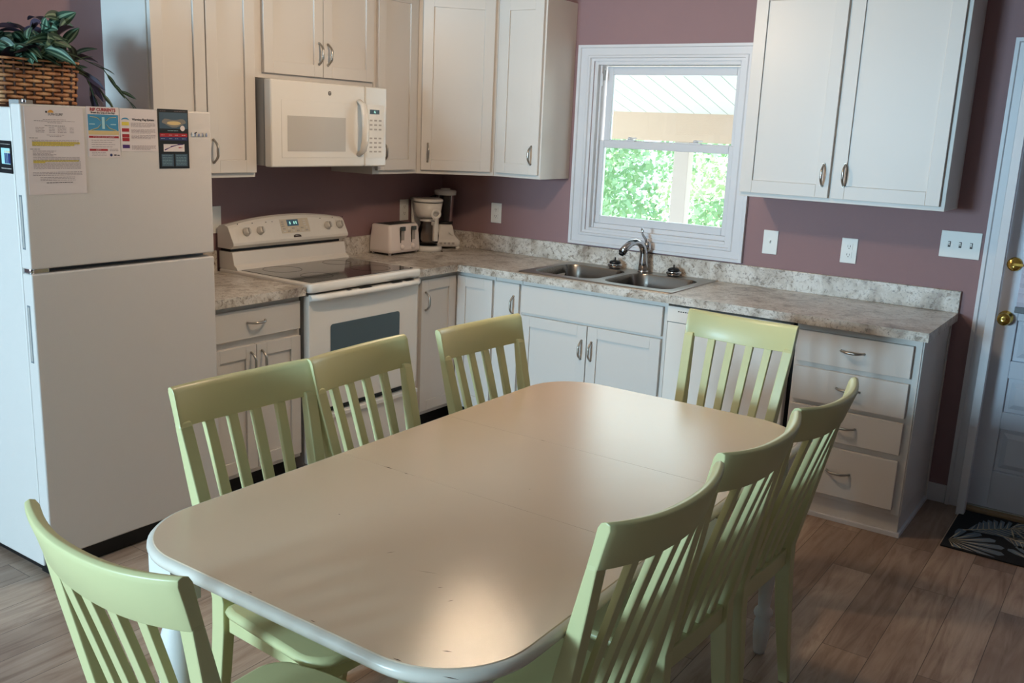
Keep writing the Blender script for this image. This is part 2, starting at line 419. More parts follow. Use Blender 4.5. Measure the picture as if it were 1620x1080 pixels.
# --- uppers
def uppers():
    e = .001
    # left of microwave
    t = thing('wall_cabinet', 'tall white two-door wall cabinet directly beside the plant basket', 'wall cabinet', (.15, -1.99, ZU))
    b = MB(); b.box(e, .303, -2.281, -1.742, ZU, ZT, 'cab'); b.build('cabinet_body', t, bevel=.0015)
    X = frameS(.303)
    shaker(X, -2.274, -2.014, DV0, DV1, t, -2.04, 1.5)
    shaker(X, -2.008, -1.75, DV0, DV1, t, -1.985, 1.5)
    # over microwave
    t = thing('wall_cabinet', 'short white two-door cabinet above the microwave', 'wall cabinet', (.15, -1.36, 1.83))
    b = MB(); b.box(e, .303, -1.739, -.968, 1.826, ZT, 'cab'); b.build('cabinet_body', t, bevel=.0015)
    shaker(X, -1.697, -1.335, 1.85, DV1, t, -1.362, 1.957)
    shaker(X, -1.331, -.98, 1.85, DV1, t, -1.304, 1.957)
    # narrow between microwave and corner
    t = thing('wall_cabinet', 'narrow white one-door cabinet between microwave and corner cabinet', 'wall cabinet', (.15, -.79, ZU))
    b = MB(); b.box(e, .303, -.965, -.612, ZU, ZT, 'cab'); b.build('cabinet_body', t, bevel=.0015)
    shaker(X, -.945, -.64, DV0, DV1, t, -.905, 1.5)
    # diagonal corner
    t = thing('corner_wall_cabinet', 'angled white corner wall cabinet above coffee maker', 'wall cabinet', (.25, -.25, ZU))
    b = MB(); b.prism([(e, -e), (e, -.61), (.303, -.61), (.61, -.303), (.61, -e)], ZU, ZT, 'cab'); b.build('cabinet_body', t, bevel=.0015)
    s = math.sqrt(.5); Xd = Matrix(((s, s, 0, .303), (s, -s, 0, -.61), (0, 0, 1, 0), (0, 0, 0, 1)))
    W = math.hypot(.307, .307)
    shaker(Xd, .022, W-.022, DV0, DV1, t, .06, 1.5)
    # narrow on window wall
    t = thing('wall_cabinet', 'narrow white wall cabinet between corner cabinet and sink window', 'wall cabinet', (.76, -.15, ZU))
    b = MB(); b.box(.612, .925, -.303, -e, ZU, ZT, 'cab'); b.build('cabinet_body', t, bevel=.0015)
    Xb = frameB(-.303)
    shaker(Xb, .64, .915, DV0, DV1, t, .873, 1.51)
    # right of window
    t = thing('wall_cabinet', 'wide white two-door wall cabinet above the light switches', 'wall cabinet', (2.53, -.15, ZU))
    b = MB(); b.box(2.068, 2.985, -.303, -e, ZU, ZT, 'cab'); b.build('cabinet_body', t, bevel=.0015)
    shaker(Xb, 2.074, 2.492, DV0-.002, DV1, t, 2.463, 1.505, st=.058)
    shaker(Xb, 2.506, 2.965, DV0-.002, DV1, t, 2.558, 1.51, st=.058)
uppers()

# --- bases
def bases():
    e = .001; Y = -.59; TOP = .8745
    Xb = frameB(Y); Xs = frameS(.59)
    t = thing('base_cabinet', 'white drawer-over-two-doors base cabinet between fridge and range', 'base cabinet', (.3, -2.01, 0))
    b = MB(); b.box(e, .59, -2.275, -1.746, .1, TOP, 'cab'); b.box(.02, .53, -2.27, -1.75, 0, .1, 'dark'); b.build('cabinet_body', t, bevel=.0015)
    slab(Xs, -2.262, -1.757, .722, .85, t)
    shaker(Xs, -2.262, -2.013, .125, .69, t, -2.04, .61)
    shaker(Xs, -2.009, -1.757, .125, .69, t, -1.982, .61)
    # corner
    t = thing('corner_base_cabinet', 'L-shaped white corner base cabinet under the coffee maker', 'base cabinet', (.3, -.3, 0))
    b = MB(); b.prism([(e, -e), (e, -.955), (.59, -.955), (.59, -.59), (.862, -.59), (.862, -e)], .1, TOP, 'cab')
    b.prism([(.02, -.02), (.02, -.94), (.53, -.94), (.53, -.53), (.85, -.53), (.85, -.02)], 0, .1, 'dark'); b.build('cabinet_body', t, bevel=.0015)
    shaker(Xs, -.905, -.615, .125, .85, t, -.873, .735)
    shaker(Xb, .615, .853, .125, .85, t, None)
    t = thing('base_cabinet', 'very narrow white base cabinet with one door beside the sink cabinet', 'base cabinet', (.95, -.3, 0))
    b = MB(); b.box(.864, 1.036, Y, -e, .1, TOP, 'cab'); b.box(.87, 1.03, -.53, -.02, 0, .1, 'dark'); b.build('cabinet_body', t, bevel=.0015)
    b = MB(Xb); b.box(.872, 1.028, .0004, .02, .125, .85, 'cab'); o = b.build('door', t, bevel=.002); pull(Xb @ Matrix.Translation((0, .02, 0)), .995, .735, True, o)
    t = thing('sink_base_cabinet', 'white sink base cabinet with false front and two doors', 'base cabinet', (1.45, -.3, 0))
    b = MB(); b.box(1.038, 1.882, Y, -.555, .1, TOP, 'cab'); b.box(1.038, 1.056, -.555, -e, .1, TOP, 'cab'); b.box(1.864, 1.882, -.555, -e, .1, TOP, 'cab')
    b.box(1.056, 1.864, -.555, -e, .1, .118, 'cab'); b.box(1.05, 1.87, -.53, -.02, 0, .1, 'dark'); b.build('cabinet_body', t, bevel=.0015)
    slab(Xb, 1.047, 1.862, .704, .85, t, False, 'false_drawer_front')
    shaker(Xb, 1.047, 1.452, .125, .69, t, 1.425, .565)
    shaker(Xb, 1.457, 1.862, .125, .69, t, 1.484, .565)
    t = thing('drawer_base_cabinet', 'white four-drawer base cabinet at the end of the counter', 'base cabinet', (2.77, -.3, 0))
    b = MB(); b.box(2.507, 3.03, Y, -e, .1, TOP, 'cab'); b.box(2.51, 3.03, -.575, -e, 0, .1, 'cab')
    b.prism([(2.51, -.575), (2.51, -.589), (3.03+.012, -.589), (3.03+.012, -e), (3.03, -e), (3.03, -.575)], 0, .02, 'trim')
    b.box(3.03, 3.036, -.585, -.565, .1, TOP, 'cab'); b.box(3.03, 3.036, -.025, -e, .02, TOP, 'cab')
    b.build('cabinet_body', t, bevel=.0015)
    for a, c in ((.706, .846), (.533, .683), (.371, .512), (.124, .343)): slab(Xb, 2.52, 3.0, a, c, t)
bases()

# --- counters
def counters():
    t = thing('worktop', 'L-shaped speckled stone-look worktop holding the sink', 'worktop', (1.6, -.3, .876))
    z0, z1 = .8755, .914; xe = 3.055; y0 = -.635
    b = MB()
    b.prism([(.001, -.001), (.001, -.962), (.635, -.962), (.635, y0), (1.02, y0), (1.02, -.001)], z0, z1, 'lam')
    b.box(1.02, 1.87, y0, -.565, z0, z1, 'lam'); b.box(1.02, 1.87, -.055, -.001, z0, z1, 'lam')
    b.box(1.87, xe, y0, -.001, z0, z1, 'lam')
    b.build('counter_slab', t)
    b = MB(); b.box(.001, .02, -.962, -.02, z1, 1.014, 'lam'); b.box(.001, xe, -.0205, -.001, z1, 1.014, 'lam')
    b.build('backsplash', t, bevel=.002)
    t = thing('worktop', 'short speckled stone-look worktop between fridge and range', 'worktop', (.3, -2.0, .876))
    b = MB(); b.box(.001, .635, -2.277, -1.746, z0, z1, 'lam'); b.build('counter_slab', t)
    b = MB(); b.box(.001, .02, -2.277, -1.746, z1, 1.014, 'lam'); b.build('backsplash', t, bevel=.002)
counters()

# --- sink
def sink():
    t = thing('double_sink', 'stainless steel double-bowl sink set in the worktop', 'sink', (1.445, -.31, .914))
    X0, X1, Y0, Y1, Z = .998, 1.89, -.595, -.03, .9145
    bowls = [(1.045, 1.425), (1.465, 1.845)]; by0, by1, br = -.535, -.135, .075
    bm = bmesh.new()
    def loop(pts):
        vs = [bm.verts.new(p) for p in pts]; return vs, [bm.edges.new((vs[i], vs[(i+1) % len(vs)])) for i in range(len(vs))]
    ed = []
    _, e = loop(rrect(X0+.01, X1-.01, Y0+.01, Y1-.01, .02, 4, Z+.005)); ed += e
    for a, c in bowls: _, e = loop(rrect(a, c, by0, by1, br, 8, Z+.005)); ed += e
    bmesh.ops.triangle_fill(bm, use_beauty=True, edges=ed)
    b = MB(); mi = b.mi('steel_rim')
    me = bpy.data.meshes.new('tmp'); bm.to_mesh(me); bm.free(); b.bm.from_mesh(me); bpy.data.meshes.remove(me)
    for f in b.bm.faces: f.material_index = mi
    b.loft([rrect(X0, X1, Y0, Y1, .024, 4, Z), rrect(X0+.002, X1-.002, Y0+.002, Y1-.002, .023, 4, Z+.004), rrect(X0+.01, X1-.01, Y0+.01, Y1-.01, .02, 4, Z+.005)], 'steel_rim', cap=False)
    # raised faucet ledge line
    b.build('rim', t)
    for a, c in bowls:
        b = MB(); R = [rrect(a, c, by0, by1, br, 8, Z+.005), rrect(a+.004, c-.004, by0+.004, by1-.004, br, 8, Z-.004),
             rrect(a+.012, c-.012, by0+.012, by1-.012, br, 8, Z-.08), rrect(a+.02, c-.02, by0+.02, by1-.02, br, 8, Z-.15),
             rrect(a+.045, c-.045, by0+.045, by1-.045, br*.8, 8, Z-.172)]
        b.loft(R, 'steel', cap=False)
        vs = [b.v(p) for p in R[-1]]; b.face(vs, 'steel')
        o = b.build('bowl', t)
        b = MB(); cx, cy = (a+c)/2, (by0+by1)/2; b.lathe([(.042, Z-.171), (.042, Z-.168), (.03, Z-.1695), (0, Z-.1695)], (cx, cy, 0), 'chrome', 24); b.build('drain', o)
    # stoppers
    for x, y, w in ((1.305, -.083, 'left'), (1.66, -.083, 'right')):
        s = thing('sink_strainer', 'chrome sink strainer with black rubber top ' + ('over the left sink bowl' if w == 'left' else 'over the right sink bowl'), 'sink strainer', (x, y, .9195), group='spare strainers on the sink ledge')
        b = MB(); b.lathe([(.0, .9200), (.030, .9200), (.038, .930), (.041, .941), (.040, .945), (.0, .946)], (x, y, 0), 'chrome', 20); b.build('basket_cup', s)
        b = MB(); b.lathe([(.030, .9465), (.033, .952), (.026, .960), (.014, .964), (.004, .966), (.004, .980), (0, .981)], (x, y, 0), 'black', 20); b.build('rubber_stopper', s)
    # faucet
    fx, fy, z = 1.478, -.082, .9198
    f = thing('faucet', 'single-lever chrome kitchen faucet behind the sink bowls', 'faucet', (fx, fy, z))
    b = MB(); b.lathe([(.0, z), (.029, z), (.029, z+.005), (.024, z+.012)], (fx, fy, 0), 'chrome', 24)
    path = [(fx, fy, z+.01), (fx, fy-.002, z+.05), (fx-.001, fy-.003, z+.1), (fx-.004, fy-.012, z+.135), (fx-.012, fy-.035, z+.158), (fx-.022, fy-.07, z+.166), (fx-.032, fy-.105, z+.158), (fx-.042, fy-.138, z+.138), (fx-.05, fy-.16, z+.112)]
    b.tube(path, [.027, .024, .021, .0195, .0185, .0175, .0185, .0205, .021], 'chrome', 16); b.build('spout', f)
    b = MB(); p = path[-1]; q = path[-2]
    b.tube([p, (p[0]-.002, p[1]-.007, p[2]-.01)], [.0155, .0145], 'black', 14); b.build('aerator', f)
    b = MB(); b.lathe([(.0, z+.11), (.019, z+.115), (.022, z+.13), (.02, z+.15), (.012, z+.163), (0, z+.166)], (fx+.004, fy+.022, 0), 'chrome', 18)
    b.tube([(fx+.004, fy+.02, z+.15), (fx-.004, fy+.018, z+.175), (fx-.018, fy+.014, z+.192), (fx-.026, fy+.012, z+.206), (fx-.024, fy+.012, z+.22), (fx-.03, fy+.012, z+.232)], [.009, .0075, .0065, .0065, .0075, .005], 'chrome', 10)
    b.build('lever', f)
sink()

# --- dishwasher
def dishwasher():
    t = thing('dishwasher', 'white built-in dishwasher behind the chair at the far table end', 'dishwasher', (2.19, -.3, 0))
    b = MB(); b.box(1.89, 2.497, -.57, -.02, .02, .87, 'dark'); b.build('housing', t)
    b = MB(); b.box(1.893, 2.485, -.615, -.571, .12, .785, 'appl'); b.build('door', t, bevel=.005)
    b = MB(); b.box(1.893, 2.485, -.618, -.571, .788, .862, 'appl')
    for i in range(9): b.box(1.945+i*.012, 1.953+i*.012, -.6188, -.6175, .838, .843, 'dark')
    b.build('control_panel', t, bevel=.002)
    b = MB(); b.box(1.893, 2.485, -.56, -.545, 0.001, .115, 'appl'); b.build('kick_plate', t)
dishwasher()

# --- range
def range_():
    t = thing('electric_range', 'white freestanding electric range with black glass cooktop', 'range', (.33, -1.355, 0))
    y0, y1 = -1.738, -.968; ym = (y0+y1)/2
    b = MB(); b.box(.02, .6, y0+.003, y1-.003, .03, .885, 'grey'); b.box(.3, .57, y0+.02, y1-.02, .0005, .03, 'black'); b.build('oven_body', t)
    b = MB(); X = Matrix()
    b.loft([rrect(.015, .655, y0, y1, .018, 4, .886), rrect(.012, .66, y0, y1, .02, 4, .9), rrect(.012, .66, y0, y1, .02, 4, .922), rrect(.018, .654, y0+.005, y1-.005, .016, 4, .927)], 'appl')
    b.build('cooktop_frame', t)
    b = MB(); b.box(.13, .628, y0+.032, y1-.032, .9272, .9295, 'cooktop'); ct = b.build('cooktop_glass', t)
    for x, y, r in ((.25, -1.17, .075), (.25, -1.54, .095), (.49, -1.17, .1), (.49, -1.54, .078)):
        b = MB(); b.lathe([(r, .9296), (r, .9299), (r-.003, .9299), (r-.003, .9296)], (x, y, 0), 'ring', 40, cap=False); b.build('burner_ring', ct)
    # backguard
    b = MB()
    b.loft([[(.014, y, .927), (.15, y, .927), (.142, y, .94), (.125, y, .95), (.112, y, 1.012), (.014, y, 1.012)] for y in (y0+.008, y1-.008)], 'appl', smooth=False)
    b.box(.014, .085, y0+.02, y1-.02, 1.012, 1.03, 'black')
    n = 24; rings = []
    def top(k): return 1.142+.034*(1-(2*k-1)**2)
    for i in range(n+1):
        k = i/n; y = y0+(y1-y0)*k; T = top(k)
        rings.append([(.014, y, 1.028), (.11, y, 1.028), (.133, y, 1.045), (.133, y, 1.058), (.098, y, T-.018), (.088, y, T-.006), (.07, y, T), (.03, y, T-.006), (.014, y, T-.02)])
    b.loft(rings, 'appl', smooth=False); b.build('backguard', t, bevel=.002)
    # slanted control face helpers
    P0 = Vector((.133, 0, 1.058)); up = Vector((-.035, 0, .098)).normalized(); nrm = Vector((up.z, 0, -up.x))
    def PC(y, s, d=0): p = P0+up*s+nrm*d; return (p.x, y, p.z)
    for y in (-1.645, -1.56, -1.105, -1.018):
        o = PC(y, .052)
        Xk = Matrix.Translation(o) @ Matrix(((nrm.x, 0, up.x, 0), (0, 1, 0, 0), (nrm.z, 0, up.z, 0), (0, 0, 0, 1)))
        b = MB(Xk); b.lathe([(.021, .0006), (.021, .004), (.0165, .007), (.0155, .02), (.012, .022), (0, .022)], (0, 0, 0), 'appl_gloss', 20, 'x')
        b.box(.006, .026, -.004, .004, -.015, .015, 'btn'); b.build('knob', t)
    b = MB()
    def quad(y0_, y1_, s0, s1, m, d): b.loft([[PC(y0_, s0, 0.0002), PC(y1_, s0, .0002), PC(y1_, s1, .0002), PC(y0_, s1, .0002)], [PC(y0_, s0, d), PC(y1_, s0, d), PC(y1_, s1, d), PC(y0_, s1, d)]], m, smooth=False)
    quad(-1.425, -1.235, .028, .1, 'dispbg', .0012)
    quad(-1.38, -1.305, .063, .096, 'dispblue', .002)
    for i in range(4): quad(-1.365+i*.014, -1.358+i*.014, .072, .086, 'digit' if i != 1 else 'dispblue', .0024)
    for i in range(6):
        for j in range(2): quad(-1.415+i*.03, -1.398+i*.03, .034+j*.014, .04+j*.014, 'btn' if (i+j) % 2 else 'appl_gloss', .002)
    for j in range(3):
        quad(-1.418, -1.402, .062+j*.011, .067+j*.011, 'btn', .002); quad(-1.275, -1.255, .062+j*.011, .067+j*.011, 'appl_gloss', .002)
    o_ = b.build('control_display', t); b = MB()
    for i in range(9):
        a = PI*(.15+.7*i/8); quad(-1.33+.022*math.cos(a)-.003, -1.33+.022*math.cos(a)+.003, .006+.009*math.sin(a), .010+.009*math.sin(a), 'inkd', .001)
    quad(-1.355, -1.305, .004, .012, 'inkd', .0009); b.build('badge', t); b = MB()
    for y in (-1.69, -1.6, -1.515, -1.475, -1.15, -1.06, -.985): quad(y, y+.005, .09, .094, 'inkd', .001)
    b.build('indicator_marks', o_)
    # door
    d = MB(); d.box(.602, .642, y0+.004, y1-.004, .318, .872, 'appl'); dr = d.build('oven_door', t, bevel=.006)
    b = MB(); b.loft([[(.6425, y, z) for y, z in [(p[0], p[1]) for p in rrect(-1.6, -1.118, .47, .722, .015, 4)]], [(.6445, y, z) for y, z in [(p[0], p[1]) for p in rrect(-1.6, -1.118, .47, .722, .015, 4)]]], 'ovenglass', smooth=False); b.build('oven_window', dr)
    b = MB(); n = 20; rings = []
    for i in range(n+1):
        k = i/n; y = y0+.006+(y1-y0-.012)*k; bow = .012*(1-(2*k-1)**2)
        f = .656+bow+(.02 if .03 < k < .97 else 0)
        rings.append([(.638, y, .848), (f, y, .85), (f+.004, y, .862), (f-.004, y, .874), (.638, y, .877)])
    b.loft(rings, 'appl', smooth=True)
    for a, c in ((-1.51, -1.49), (-1.43, -1.35), (-1.2, -1.13), (-1.1, -1.04)): b.box(.655, .672, a, c, .8765, .8782, 'black')
    b.build('handle', dr)
    b = MB(); b.box(.6, .612, y0+.004, y1-.004, .287, .316, 'black'); b.box(.602, .638, y0+.004, y1-.004, .06, .262, 'appl')
    b.box(.602, .652, y0+.004, y1-.004, .262, .286, 'appl'); b.build('storage_drawer', t, bevel=.004)
range_()

# --- microwave
def microwave():
    t = thing('microwave_oven', 'white over-the-range microwave mounted under the short cabinet', 'microwave', (.2, -1.36, 1.43))
    y0, y1, z0, z1 = -1.736, -.972, 1.432, 1.822
    b = MB(); b.box(.002, .36, y0, y1, z0+.005, z1, 'grey'); b.build('housing', t, bevel=.003)
    b = MB(); b.box(.361, .408, y0, -1.133, z0, z1, 'appl_gloss'); d = b.build('door', t, bevel=.008, seg=3)
    b = MB(); b.box(.4082, .4095, -1.675, -1.19, 1.475, 1.735, 'appl_gloss'); b.build('door_inset', d, bevel=.0006)
    b = MB(); b.box(.4096, .4108, -1.64, -1.27, 1.505, 1.665, 'mwglass'); b.build('door_window', d)
    b = MB(); b.tube([(.409, -1.176, 1.49), (.44, -1.178, 1.51), (.455, -1.18, 1.56), (.458, -1.18, 1.62), (.455, -1.18, 1.68), (.44, -1.178, 1.73), (.409, -1.176, 1.75)], [.018, .02, .022, .022, .022, .02, .018], 'appl_gloss', 12, flat=.55); b.build('handle', d)
    b = MB(); b.lathe([(.0, .4082), (.010, .4082), (.010, .4095), (.0, .4095)], (0, -1.375, 1.776), 'inkd', 20, 'x'); b.lathe([(.0, .4096), (.0075, .4096), (.0075, .4102), (0, .4102)], (0, -1.375, 1.776), 'btn', 20, 'x')
    P = lambda u, v: (.4106, -1.375+u, 1.7715+v)
    b.text('GE', .0095, P, 'inkd', bold=.0002); b.build('badge', d)
    b = MB(); b.box(.361, .406, -1.129, y1, z0, z1, 'appl_gloss'); c = b.build('control_panel', t, bevel=.006)
    b = MB(); b.box(.4062, .4074, -1.115, -.993, 1.475, 1.735, 'appl'); b.box(.4075, .4082, -1.098, -1.028, 1.69, 1.712, 'display')
    P = lambda u, v: (.4085, -1.062+u, 1.695+v)
    b.text('46', .017, P, 'digit')
    for r in range(8):
        for q in range(3):
            if r == 3: continue
            b.box(.4075, .4079, -1.098+q*.033, -1.078+q*.033, 1.655-r*.022, 1.663-r*.022, 'btn')
    b.build('keypad', c)
microwave()

# --- fridge
FX = .693; FY0, FY1 = -3.022, -2.283; FZ = 1.663
def fridge():
    t = thing('refrigerator', 'white top-freezer refrigerator covered with beach notices', 'refrigerator', (.35, -2.65, 0))
    b = MB(); b.box(.03, .628, FY0+.004, FY1-.004, .03, FZ-.012, 'fridge'); b.box(.06, .6, FY0+.02, FY1-.02, .0005, .03, 'black'); b.build('fridge_cabinet', t, bevel=.006)
    b = MB(); b.box(.628, .637, FY0+.012, FY1-.012, .08, FZ-.015, 'seam'); b.box(.6, .655, FY0+.012, FY1-.012, .004, .072, 'black'); b.build('door_gasket', t)
    for nm, a, c, h0, h1 in (('freezer_door', 1.124, FZ, 1.19, 1.37), ('fridge_door', .078, 1.108, .80, 1.0)):
        b = MB(); b.box(.637, FX, FY0, FY1, a, c, 'fridge'); d = b.build(nm, t, bevel=.006, seg=3)
        b = MB(); b.box(.655, .672, FY0-.0012, FY0+.001, h0, h1, 'seam'); b.box(.659, .668, FY0-.0016, FY0, h0+.006, h1-.006, 'btn'); b.build('recessed_grip', d)
    b = MB(); b.box(.62, .68, FY0+.01, FY0+.07, 1.109, 1.123, 'chrome'); b.lathe([(.009, 1.108), (.009, 1.1245)], (.672, FY0+.014, 0), 'chrome', 12)
    b.box(.61, .67, FY0+.012, FY0+.06, FZ-.012, FZ+.012, 'grey'); b.lathe([(.008, FZ+.001), (.008, FZ+.015), (0, FZ+.017)], (.668, FY0+.03, 0), 'chrome', 12)
    b.build('hinge', t, bevel=.001)
    b = MB(); b.tube([(FX+.002, -2.365, 1.578), (FX+.003, -2.36, 1.582), (FX+.003, -2.35, 1.586)], .002, 'inkd', 6)
    for i, (w_, h_) in enumerate(((.011, .016), (.007, .010), (.006, .015), (.008, .010), (.007, .010), (.004, .014), (.006, .010), (.006, .013))):
        y = -2.371+i*.0088; b.box(FX+.003, FX+.0045, y, y+w_*.75, 1.571, 1.571+h_, 'chrome' if i % 2 else 'appl_gloss')
    b.box(FX+.0005, FX+.003, -2.373, -2.302, 1.570, 1.576, 'btn'); b.build('nameplate', t)
fridge()

# --- papers on the fridge
def lines(b, P, u0, u1, v, m='ink', h=.0013, word=.012, off=0.0004):
    u = u0
    while u < u1-.002:
        w = min(random.uniform(.35, 1.2)*word, u1-u)
        p = [P(u, v, off), P(u+w, v, off), P(u+w, v+h, off), P(u, v+h, off)]
        b.face([b.v(q) for q in p], m); u += w+.0017
def rect(b, P, u0, u1, v0, v1, m, off=.0003): b.face([b.v(P(u, v, off)) for u, v in ((u0, v0), (u1, v0), (u1, v1), (u0, v1))], m)
def sheet(name, label, cat, y0, y1, z0, z1, m):
    t = thing(name, label, cat, (FX+.001, (y0+y1)/2, z0))
    b = MB(); b.box(FX+.0004, FX+.0012, y0, y1, z0, z1, m); b.build('sheet', t)
    W, H = y1-y0, z1-z0
    P = lambda u, v, off=0: (FX+.0012+off, y0+u, z0+v)
    return t, P, W, H
def papers():
    # P1
    t, P, W, H = sheet('printed_letter', 'white printed letter with yellow highlighted lines on the freezer door', 'notice', -3.008, -2.806, 1.372, 1.655, 'paper')
    b = MB()
    c = W/2
    b.text('SUN-SURF', .0115, lambda u, v: P(c+.004+u, H-.026+v, .0005), 'inkd')
    b.lathe([(.0, 0), (.009, 0)], (0, 0, 0), 'yel', 3) if False else None
    for i in range(10):
        a0, a1 = PI*i/10, PI*(i+1)/10
        b.face([b.v(P(c-.012, H-.017, .0004)), b.v(P(c-.012+.01*math.cos(a0), H-.017+.009*math.sin(a0), .0004)), b.v(P(c-.012+.01*math.cos(a1), H-.017+.009*math.sin(a1), .0004))], 'orange')
    rect(b, P, c-.03, c-.024, H-.018, H-.012, 'inkd')
    for v, a in ((.04, .04), (.045, .07), (.05, .025)): lines(b, P, c-a, c+a, H-v)
    lines(b, P, c-.035, c+.035, H-.06, 'inkd')
    for k in range(4):
        v = H-.066-k*.005; lines(b, P, .035, .065, v); lines(b, P, .08, .1, v); lines(b, P, .11, .14, v); lines(b, P, .152, .166, v)
    lines(b, P, c-.03, c+.03, H-.09); lines(b, P, c-.02, c+.02, H-.094)
    lines(b, P, .012, .04, H-.1, 'inkd')
    rect(b, P, .02, .165, H-.124, H-.111, 'yel'); rect(b, P, .02, .185, H-.118, H-.112, 'yel', .00035)
    for k in range(5): lines(b, P, .02, W-.02-(.03 if k == 4 else 0), H-.107-k*.0045, off=.0006)
    lines(b, P, .012, .045, H-.136, 'inkd')
    for k in range(5): lines(b, P, .02, .1-.01*(k % 3), H-.142-k*.004)
    rect(b, P, .02, .178, H-.176, H-.171, 'yel'); rect(b, P, .02, .06, H-.181, H-.176, 'yel')
    for k in range(9): lines(b, P, .02, W-.018, H-.163-k*.0045, off=.0006)
    for k in range(3): lines(b, P, .016, W-.014, H-.211-k*.005)
    for k in range(3): lines(b, P, .04, W-.04, H-.228-k*.005)
    lines(b, P, .06, W-.05, H-.246, 'inkd', .002)
    b.build('printed_text', t, fix=False)
    # P2
    t, P, W, H = sheet('rip_current_notice', 'narrow notice with red RIP CURRENTS heading and blue wave diagram', 'notice', -2.792, -2.672, 1.492, 1.664, 'paper')
    b = MB(); c = W/2
    b.text('RIP CURRENTS', .0145, lambda u, v: P(c+u, H-.0145+v, .0005), 'red', bold=.0006)
    b.text('Break the Grip of the Rip!', .0085, lambda u, v: P(c+u, H-.0225+v, .0005), 'inkd', bold=.0002)
    rect(b, P, .003, W-.003, H-.085, H-.026, 'blue'); rect(b, P, .003, W-.003, H-.094, H-.08, 'sand', .0004)
    for s in (-1, 1):
        pts = [(c+s*.045, H-.033), (c+s*.02, H-.035), (c+s*.008, H-.045), (c+s*.007, H-.058), (c+s*.018, H-.07), (c+s*.045, H-.078)]
        for (a, d), (e, f) in zip(pts, pts[1:]):
            b.face([b.v(P(a, d, .0005)), b.v(P(e, f, .0005)), b.v(P(e, f-.003, .0005)), b.v(P(a, d-.003, .0005))], 'green')
            b.face([b.v(P(a+s*.004, d, .00055)), b.v(P(e+s*.004, f, .00055)), b.v(P(e+s*.004, f-.0015, .00055)), b.v(P(a+s*.004, d-.0015, .00055))], 'sand')
        rect(b, P, c+s*.04-.013, c+s*.04+.008, H-.06, H-.057, 'lblue', .0005)
    rect(b, P, c-.005, c+.005, H-.074, H-.034, 'lblue', .0004)
    rect(b, P, .004, W-.004, H-.105, H-.098, 'red'); b.text('IF CAUGHT IN A RIP CURRENT', .0058, lambda u, v: P(c+u, H-.1033+v, .0006), 'paper')
    for k in range(4): lines(b, P, .012, W-.02-.01*(k % 2), H-.113-k*.0075)
    rect(b, P, .004, W*.6, H-.149, H-.142, 'red'); b.text('SAFETY', .0058, lambda u, v: P(.037+u, H-.1475+v, .0006), 'paper')
    for k in range(3): lines(b, P, .012, W*.55, H-.155-k*.0055)
    for k in range(3): lines(b, P, W*.66, W-.008, H-.143-k*.003, h=.0009)
    n = 12; b.face([b.v(P(W*.7+.005*math.cos(2*PI*i/n), H-.163+.005*math.sin(2*PI*i/n), .0005)) for i in range(n)], 'navy')
    rect(b, P, W*.79, W*.87, H-.165, H-.161, 'inkd'); rect(b, P, W*.89, W*.97, H-.165, H-.162, 'inkd')
    b.build('printed_artwork', t, fix=False)
    # P3
    t, P, W, H = sheet('flag_notice', 'white beach warning flag notice with yellow, red and purple swatches', 'notice', -2.668, -2.520, 1.514, 1.662, 'paper')
    b = MB(); b.text('Warning Flag System', .0105, lambda u, v: P(.092+u, H-.04+v, .0005), 'inkd', bold=.0003)
    for i in range(8):
        a0, a1 = PI*i/8, PI*(i+1)/8
        b.face([b.v(P(.02+.016*math.cos(a), H-.042+r*math.sin(a), .0005)) for a, r in ((a0, .011), (a1, .011), (a1, .006), (a0, .006))], 'blue')
    for v, m in ((.058, 'yel'), (.08, 'red'), (.1, 'red'), (.113, 'red'), (.137, 'purple')):
        rect(b, P, .006, .034, H-v, H-v+.012, m)
        if v != .113: 
            for k in range(4): lines(b, P, .042, W-.008-.02*(k == 3), H-v+.008-k*.004)
    b.build('printed_artwork', t, fix=False)
    # P4
    t, P, W, H = sheet('hurricane_card', 'black glossy card with storm photo and red and blue bands', 'card', -2.516, -2.386, 1.452, 1.667, 'nblack')
    b = MB(); rect(b, P, .006, W-.004, H-.07, H-.012, 'slate')
    n = 18; b.face([b.v(P(W*.52+.052*math.cos(2*PI*i/n), H-.047+(.014+.006*math.sin(3*2*PI*i/n))*math.sin(2*PI*i/n), .0005)) for i in range(n)], 'taupe')
    b.face([b.v(P(W*.52+.03*math.cos(2*PI*i/n), H-.05+.007*math.sin(2*PI*i/n), .0006)) for i in range(n)], 'sand')
    b.face([b.v(P(W*.8+.01*math.cos(2*PI*i/n), H-.068+.01*math.sin(2*PI*i/n), .0007)) for i in range(n)], 'paper')
    lines(b, P, .01, .035, H-.008, 'ink'); lines(b, P, .07, W-.006, H-.008, 'ink'); lines(b, P, .04, .085, H-.078, 'lblue')
    rect(b, P, .006, W-.006, H-.1, H-.087, 'red'); rect(b, P, .006, W-.006, H-.112, H-.1, 'navy')
    for k in (.01, .045, .07, .1): lines(b, P, k, k+.016, H-.094, 'paper'); lines(b, P, k, k+.016, H-.107, 'lblue')
    rect(b, P, .02, W-.02, H-.153, H-.126, 'paper')
    pts = [(.024, H-.15), (.05, H-.138), (.08, H-.13), (.106, H-.128)]
    for (a, d), (e, f) in zip(pts, pts[1:]): b.face([b.v(P(a, d, .0006)), b.v(P(e, f, .0006)), b.v(P(e, f+.002, .0006)), b.v(P(a, d+.005, .0006))], 'purple')
    lines(b, P, .084, .1, H-.14, 'red', .003, off=.0007)
